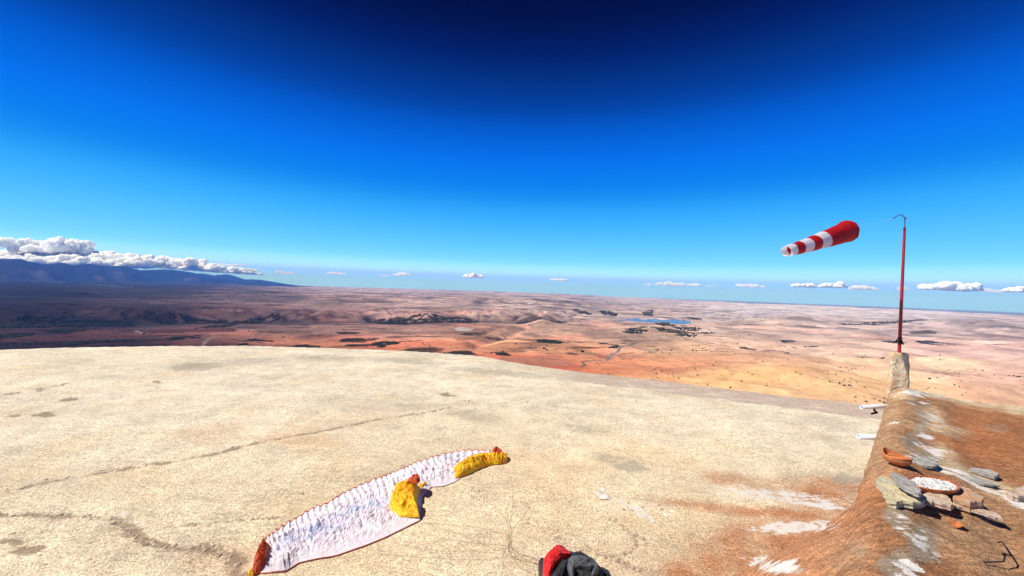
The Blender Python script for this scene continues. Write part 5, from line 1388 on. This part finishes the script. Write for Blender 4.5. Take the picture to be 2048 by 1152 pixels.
# ------------------------------------------------------------------ flat stones on the roof
def stone_mat(name, c1, c2, c3):
    m = MT(name, rough=0.88, spec=0.15)
    v = m.coord('World', (1, 1, 3))
    n1 = m.noise(v, 7, 6, 0.65, 0.6); n2 = m.noise(v, 40, 5, 0.65); vo = m.voro(m.coord('World', (1.0, 2.2, 1), (0, 0, 0.6)), 16, feat='DISTANCE_TO_EDGE')
    c = m.mix(m.rng(n1, 0.38, 0.62), c1, c2)
    c = m.mix(m.rng(n2, 0.5, 0.72, 0, 0.9), c, c3)
    c = m.mix(m.rng(m.noise(m.coord('World', (1, 2.6, 4), (0, 0, 0.5)), 22, 5, 0.7), 0.52, 0.66, 0, 0.7), c, tuple(x * 0.45 for x in c1))
    m.color(m.mix(m.rng(vo, 0.0, 0.022, 0.45, 0), c, tuple(x * 0.35 for x in c1)))
    m.bump(m.math('ADD', n1, m.math('MULTIPLY', n2, 0.5)), 0.8, 0.02)
    return m.m
ST_Y = stone_mat('ochre_grey_stone', (0.66, 0.53, 0.30), (0.47, 0.43, 0.31), (0.72, 0.60, 0.40))
ST_G = stone_mat('grey_slate', (0.30, 0.28, 0.25), (0.44, 0.41, 0.36), (0.54, 0.50, 0.43))
ST_P = stone_mat('pink_buff_stone', (0.56, 0.44, 0.34), (0.52, 0.34, 0.22), (0.64, 0.56, 0.46))
ST_O = stone_mat('orange_grey_stone', (0.52, 0.37, 0.24), (0.58, 0.28, 0.14), (0.50, 0.46, 0.40))
ZS = lambda L: [(1750 + x / 6.775, 890 + y / 6.775) for x, y in L]
Z2 = lambda L: [(1640 + x / 4.235, 880 + y / 4.235) for x, y in L]
def slab(label, poly, thick, lift, mat, seed, tiltx=0.0, tilty=0.0):
    """a broken flat stone: photo outline laid on the roof, real thickness, chipped sides"""
    cz0 = unp(np.mean([q[0] for q in poly]), np.mean([q[1] for q in poly]), ROOF)
    zt = roof_z(cz0[0], cz0[1]) + lift + thick
    w = unp([q[0] for q in poly], [q[1] for q in poly], zt)[:, :2]
    if np.sum(w[:, 0] * np.roll(w[:, 1], -1) - np.roll(w[:, 0], -1) * w[:, 1]) < 0: w = w[::-1]
    # finer, slightly ragged outline
    rg = np.random.default_rng(seed); out = []
    for i in range(len(w)):
        a, b = w[i], w[(i + 1) % len(w)]
        n = max(2, int(np.linalg.norm(b - a) / 0.028))
        for k in range(n):
            out.append(a + (b - a) * k / n + (rg.normal(0, 0.0065, 2) if k else 0))
    w = np.array(out); n = len(w); c = w.mean(0)
    root = bpy.data.objects
    V = []; F = []
    levels = [(0.90, 0.0), (1.0, 0.16), (0.965, 0.45), (1.0, 0.70), (0.97, 0.97), (0.93, 1.0), (0.80, 1.0), (0.66, 1.0), (0.5, 1.0), (0.33, 1.0), (0.16, 1.0)]
    for s, h in levels:
        for p in w:
            q = c + (p - c) * (s + rg.normal(0, 0.006))
            zz = zt - thick + h * thick + tiltx * (q[0] - c[0]) + tilty * (q[1] - c[1])
            if h == 1.0: zz += 0.014 * float(fbm(np.array(q[0] * 11), np.array(q[1] * 11), 4, seed, 0.6))
            V.append((q[0], q[1], zz))
    F = [tuple(f) for f in grid_faces(len(levels), n, True)[:, ::-1]]
    V.append((c[0], c[1], zt)); b = (len(levels) - 1) * n
    F += [(b + k, b + (k + 1) % n, len(V) - 1) for k in range(n)]
    F.append(tuple(reversed(range(n))))
    me = bpy.data.meshes.new('stone_slab'); me.from_pydata([(x - c[0], y - c[1], z - (zt - thick)) for x, y, z in V], [], F); me.materials.append(mat)
    bmn = bmesh.new(); bmn.from_mesh(me); bmesh.ops.recalc_face_normals(bmn, faces=bmn.faces); bmn.to_mesh(me); bmn.free()
    o = bpy.data.objects.new('stone_slab', me); o.location = (c[0], c[1], zt - thick); link(o)
    return tag(o, label, 'stone', 'flat stones lying on the mud roof')
slab('largest ochre slab, left of the group, at the parapet', ZS([(10, 450), (70, 405), (170, 420), (250, 480), (300, 560), (600, 610), (690, 740), (580, 772), (520, 785), (380, 758), (290, 780), (190, 757), (110, 610)]), 0.055, 0.035, ST_Y, 11)
slab('long grey slab lying on top of the largest ochre slab', ZS([(205, 365), (270, 368), (420, 440), (560, 520), (640, 615), (630, 650), (540, 632), (400, 565), (290, 488)]), 0.04, 0.095, ST_G, 12)
slab('pale buff slab in front of the round dish', ZS([(640, 665), (720, 628), (900, 668), (1000, 698), (1060, 785), (1030, 822), (900, 792), (740, 748), (690, 742)]), 0.045, 0.04, ST_P, 13)
slab('thick orange and grey block right of the round dish', ZS([(1052, 690), (1050, 600), (1040, 560), (1140, 550), (1280, 590), (1400, 650), (1470, 740), (1455, 775), (1350, 780), (1190, 755), (1090, 715)]), 0.085, 0.012, ST_O, 14)
slab('thin pointed sliver of stone below the orange and grey block', ZS([(1050, 765), (1120, 770), (1420, 865), (1650, 915), (1745, 1005), (1640, 978), (1400, 903), (1180, 833), (1090, 820)]), 0.022, 0.030, ST_P, 15)
slab('grey wedge stone farthest right but one, with a broken end', ZS([(1265, 310), (1340, 305), (1560, 330), (1690, 395), (1620, 425), (1480, 385), (1350, 338)]), 0.035, 0.006, ST_G, 16)
slab('thin dark grey sheet of slate below the wedge stone', ZS([(1110, 400), (1220, 395), (1400, 430), (1620, 500), (1705, 545), (1480, 525), (1280, 466)]), 0.020, 0.004, ST_G, 17)
slab('grey flat stone behind the boat-shaped bowl', ZS([(430, 190), (560, 150), (740, 160), (840, 210), (870, 262), (820, 288), (700, 283), (560, 236)]), 0.024, 0.022, ST_G, 18)
slab('pinkish grey stone at the right border', ZS([(1800, 650), (1900, 580), (1990, 555), (2080, 560), (2080, 670), (1940, 698), (1870, 684)]), 0.05, 0.01, ST_P, 19)

# ------------------------------------------------------------------ clay dish of white grit, and boat-shaped clay bowl
m = MT('glazed_terracotta', (0.34, 0.075, 0.02), 0.35, 0.5)
v = m.coord('World')
m.color(m.mix(m.rng(m.noise(v, 18, 5), 0.35, 0.65), (0.34, 0.075, 0.018), (0.52, 0.15, 0.04)))
m.bump(m.noise(v, 60, 3), 0.3, 0.003)
TERRA = m.m
dz = roof_z(*unp(1866, 967, ROOF)[:2]) + 0.052
q = unp([1829.5, 1903.5, 1858, 1878], [957, 986, 949, 986], dz + 0.045)
dc = unp(1866.5, 968, dz + 0.045)
d_r = float(np.mean(np.linalg.norm(q[:2, :2] - dc[:2], axis=1)))
d_s = float(np.mean(np.linalg.norm(q[2:, :2] - dc[:2], axis=1)))
dl = q[1, :2] - q[0, :2]; d_a = math.atan2(dl[1], dl[0])
dish = empty('clay_dish', (float(dc[0]), float(dc[1]), dz)); dish.rotation_euler = (0, 0, d_a)
tag(dish, 'round brown glazed clay dish filled with white grit, on the stones', 'dish')
def lathe(name, prof, mat, parent, n=64, sx=1.0, sy=1.0):
    V = [(r * sx * math.cos(2 * math.pi * k / n), r * sy * math.sin(2 * math.pi * k / n), z) for r, z in prof for k in range(n)]
    return mesh_np(name, np.array(V), grid_faces(len(prof), n, True)[:, ::-1], mat, parent)
ry = max(d_s / d_r, 0.5)
lathe('bowl_shell', [(0.001, 0), (0.74 * d_r, 0.0), (0.90 * d_r, 0.018), (0.985 * d_r, 0.040), (1.0 * d_r, 0.05), (0.985 * d_r, 0.056), (0.955 * d_r, 0.056), (0.90 * d_r, 0.050), (0.84 * d_r, 0.034), (0.70 * d_r, 0.020), (0.001, 0.016)], TERRA, dish, 64, 1, ry)
m = MT('white_grit', rough=0.8, spec=0.2)
x = m.n('Mix', data_type='RGBA', blend_type='MULTIPLY'); x.inputs[0].default_value = 1.0
x.inputs[6].default_value = (0.80, 0.76, 0.72, 1); m.l(m.attr('Tone').outputs['Color'], x.inputs[7]); m.color(x.outputs[2])
n = 1500
rg = np.random.default_rng(51); a = rg.uniform(0, 6.28, n); r = np.sqrt(rg.uniform(0, 1, n)) * 0.86 * d_r
grit = rocks('grit_filling', np.stack([r * np.cos(a), ry * r * np.sin(a), 0.036 + 0.010 * (1 - (r / d_r) ** 2) + rg.uniform(0, 0.004, n)], -1), rg.uniform(0.005, 0.011, n), m.m, 'stuff', 52, 0.8, (0.30, 1.3))
grit.parent = dish
m = MT('carved_clay', (0.42, 0.13, 0.045), 0.7, 0.25)
v = m.coord('World'); g = m.coord('Generated')
wv = m.n('TexWave', wave_type='BANDS', bands_direction='Z'); m.l(g, wv.inputs['Vector']); wv.inputs['Scale'].default_value = 2.4; wv.inputs['Distortion'].default_value = 1.2
c = m.mix(m.rng(m.noise(v, 16, 5), 0.35, 0.65), (0.50, 0.155, 0.05), (0.68, 0.25, 0.09))
dt = m.voro(m.coord('Generated', (9, 9, 4)), 1.0, rand=0.3)
c = m.mix(m.rng(dt, 0.10, 0.17, 0.8, 0), c, (0.07, 0.02, 0.01))
m.color(m.mix(m.rng(wv.outputs['Fac'], 0.0, 0.10, 0.75, 0), c, (0.09, 0.025, 0.012)))
m.bump(m.noise(v, 70, 4), 0.4, 0.003)
CLAY = m.m
bl = unp([1766, 1822], [912, 934], ROOF + 0.12); bc = bl.mean(0); bd = bl[1] - bl[0]; b_l = float(np.linalg.norm(bd[:2])); b_a = math.atan2(bd[1], bd[0])
bzz = roof_z(bc[0], bc[1]) + 0.006
bowl = empty('boat_bowl', (float(bc[0]), float(bc[1]), bzz)); bowl.rotation_euler = (0, 0, b_a); bowl.scale = (1, 1, 0.78)
tag(bowl, 'small boat-shaped orange clay bowl with carved dots and pointed ends', 'bowl')
def boat(name, scale_in, z_in, mat, parent, inner):
    nu, nv = 40, 15
    u = np.linspace(-1, 1, nu); th = np.linspace(0, np.pi, nv)
    U, TH = np.meshgrid(u, th, indexing='ij')
    hl = b_l / 2 * scale_in
    wd = 0.088 * scale_in * np.maximum(1 - np.abs(U) ** 2.3, 0) ** 0.7
    sheer = 0.088 + 0.030 * U ** 2 + 0.02 * np.maximum(-U, 0) ** 3
    keel = 0.030 * np.abs(U) ** 3.0 * 2.2 + z_in
    X = hl * U; Y = -wd * np.cos(TH); Z = sheer - (sheer - keel) * np.sin(TH) ** 0.75
    F = grid_faces(nu, nv)
    return mesh_np(name, np.stack([X, Y, Z], -1).reshape(-1, 3), F if inner else F[:, ::-1], mat, parent)
shell = boat('outer_shell', 1.0, 0.0, CLAY, bowl, False)
boat('inner_shell', 0.86, 0.03, CLAY, bowl, True)
u = np.linspace(-1, 1, 30)
for s in (-1, 1):
    wd = 0.082 * np.maximum(1 - np.abs(u) ** 2.3, 0) ** 0.7
    tube('rim', np.stack([b_l / 2 * 0.97 * u, s * wd, 0.090 + 0.030 * u ** 2 + 0.02 * np.maximum(-u, 0) ** 3], -1), 0.0085, CLAY, shell, 7)
tube('handle_loop', smooth_line(np.array([(-0.06, -0.03, 0.075), (-0.02, 0.0, 0.10), (0.03, 0.02, 0.10), (0.06, 0.03, 0.075)]), 14), 0.007, CLAY, bowl, 7)

# ------------------------------------------------------------------ clay shard and bent iron rod on the roof
m = simple('orange_clay_shard', (0.62, 0.20, 0.07), 0.75, 0.2, var=0.2, scale=25, bump=0.3)
poly = ZS([(985, 1000), (1030, 1003), (1075, 1030), (1100, 1045), (1112, 1020), (1150, 1040), (1165, 1075), (1205, 1110), (1200, 1128), (1150, 1118), (1090, 1100), (1045, 1070), (1030, 1045), (1000, 1035)])
cz0 = unp(np.mean([q[0] for q in poly]), np.mean([q[1] for q in poly]), ROOF)
zt = roof_z(cz0[0], cz0[1]) + 0.012
w = unp([q[0] for q in poly], [q[1] for q in poly], zt)[:, :2]; c = w.mean(0)
V = []; nl = len(w)
for h in (0, 0.007):
    for p in w:
        e = p - c; curl = 0.9 * (e[0] * 0.6 - e[1] * 0.8) ** 2 / 0.06 + 0.25 * np.linalg.norm(e) ** 2
        V.append((e[0], e[1], h + min(curl, 0.05)))
V.append((0, 0, 0.0)); V.append((0, 0, 0.007))
F = [(k, (k + 1) % nl, nl + (k + 1) % nl, nl + k) for k in range(nl)] + [(2 * nl, (k + 1) % nl, k) for k in range(nl)] + [(2 * nl + 1, nl + k, nl + (k + 1) % nl) for k in range(nl)]
me = bpy.data.meshes.new('clay_shard'); me.from_pydata(V, [], F); me.materials.append(m)
bmn = bmesh.new(); bmn.from_mesh(me); bmesh.ops.recalc_face_normals(bmn, faces=bmn.faces); bmn.to_mesh(me); bmn.free()
o = bpy.data.objects.new('clay_shard', me); o.location = (c[0], c[1], zt - 0.012); link(o)
tag(o, 'small curled orange shard lying below the stones', 'shard')
ZL = lambda x, y: (1900 + x / 10.284, 1040 + y / 10.284)
def lifted(x, y, h):
    p = unp(*ZL(x, y), ROOF); z = roof_z(p[0], p[1]) + h
    return unp(*ZL(x, y), z)
RP = [lifted(690, 858, 0.006), lifted(760, 866, 0.016), lifted(900, 860, 0.026), lifted(1080, 856, 0.040), lifted(1108, 820, 0.052), lifted(1132, 725, 0.075), lifted(1160, 712, 0.078), lifted(1250, 740, 0.058), lifted(1238, 715, 0.056), lifted(1165, 590, 0.045), lifted(1100, 485, 0.032), lifted(1070, 455, 0.027), lifted(1030, 448, 0.021), lifted(980, 465, 0.009)]
rod = empty('iron_rod', tuple(RP[0])); tag(rod, 'thin bent black iron rod with a hook, in the lower right corner of the roof', 'rod')
bar = local(tube('rod_bar', smooth_line(np.array(RP), 70), 0.0042, DARK, rod, 7), rod.location.copy())
pp = lifted(1115, 708, 0.08)
local(tube('rod_eye', np.array([pp + [-0.012, 0, 0], pp + [0.0, 0.0, 0.004], pp + [0.02, 0, -0.002]]), 0.006, DARK, bar, 7), rod.location.copy())

# ------------------------------------------------------------------ a soaring bird, a speck in the sky
bp_ = at_depth(1051, 441, 160.0)
bird = empty('soaring_bird', tuple(bp_)); tag(bird, 'tiny dark bird soaring in the blue sky near the middle', 'bird')
BF = simple('dark_plumage', (0.03, 0.025, 0.022), 0.8, 0.1, bump=0)
tube('body', np.array([(-0.04, -0.28, 0), (0, -0.12, 0), (0, 0.08, 0), (0, 0.22, 0.01), (0, 0.34, 0.0)]), [0.02, 0.07, 0.085, 0.06, 0.02], BF, bird, 8)
for s in (-1, 1):
    V = [(0, 0.14, 0.02), (s * 0.30, 0.16, 0.07), (s * 0.62, 0.06, 0.09), (s * 0.66, -0.02, 0.09), (s * 0.30, -0.10, 0.06), (0, -0.10, 0.01)]
    V = V + [(a, b, c - 0.012) for a, b, c in V]
    F = [tuple(range(6)), tuple(range(11, 5, -1))] + [(k, (k + 1) % 6, 6 + (k + 1) % 6, 6 + k) for k in range(6)]
    me = bpy.data.meshes.new('bird_wing'); me.from_pydata(V, [], F); me.materials.append(BF)
    link(bpy.data.objects.new('bird_wing', me), bird)
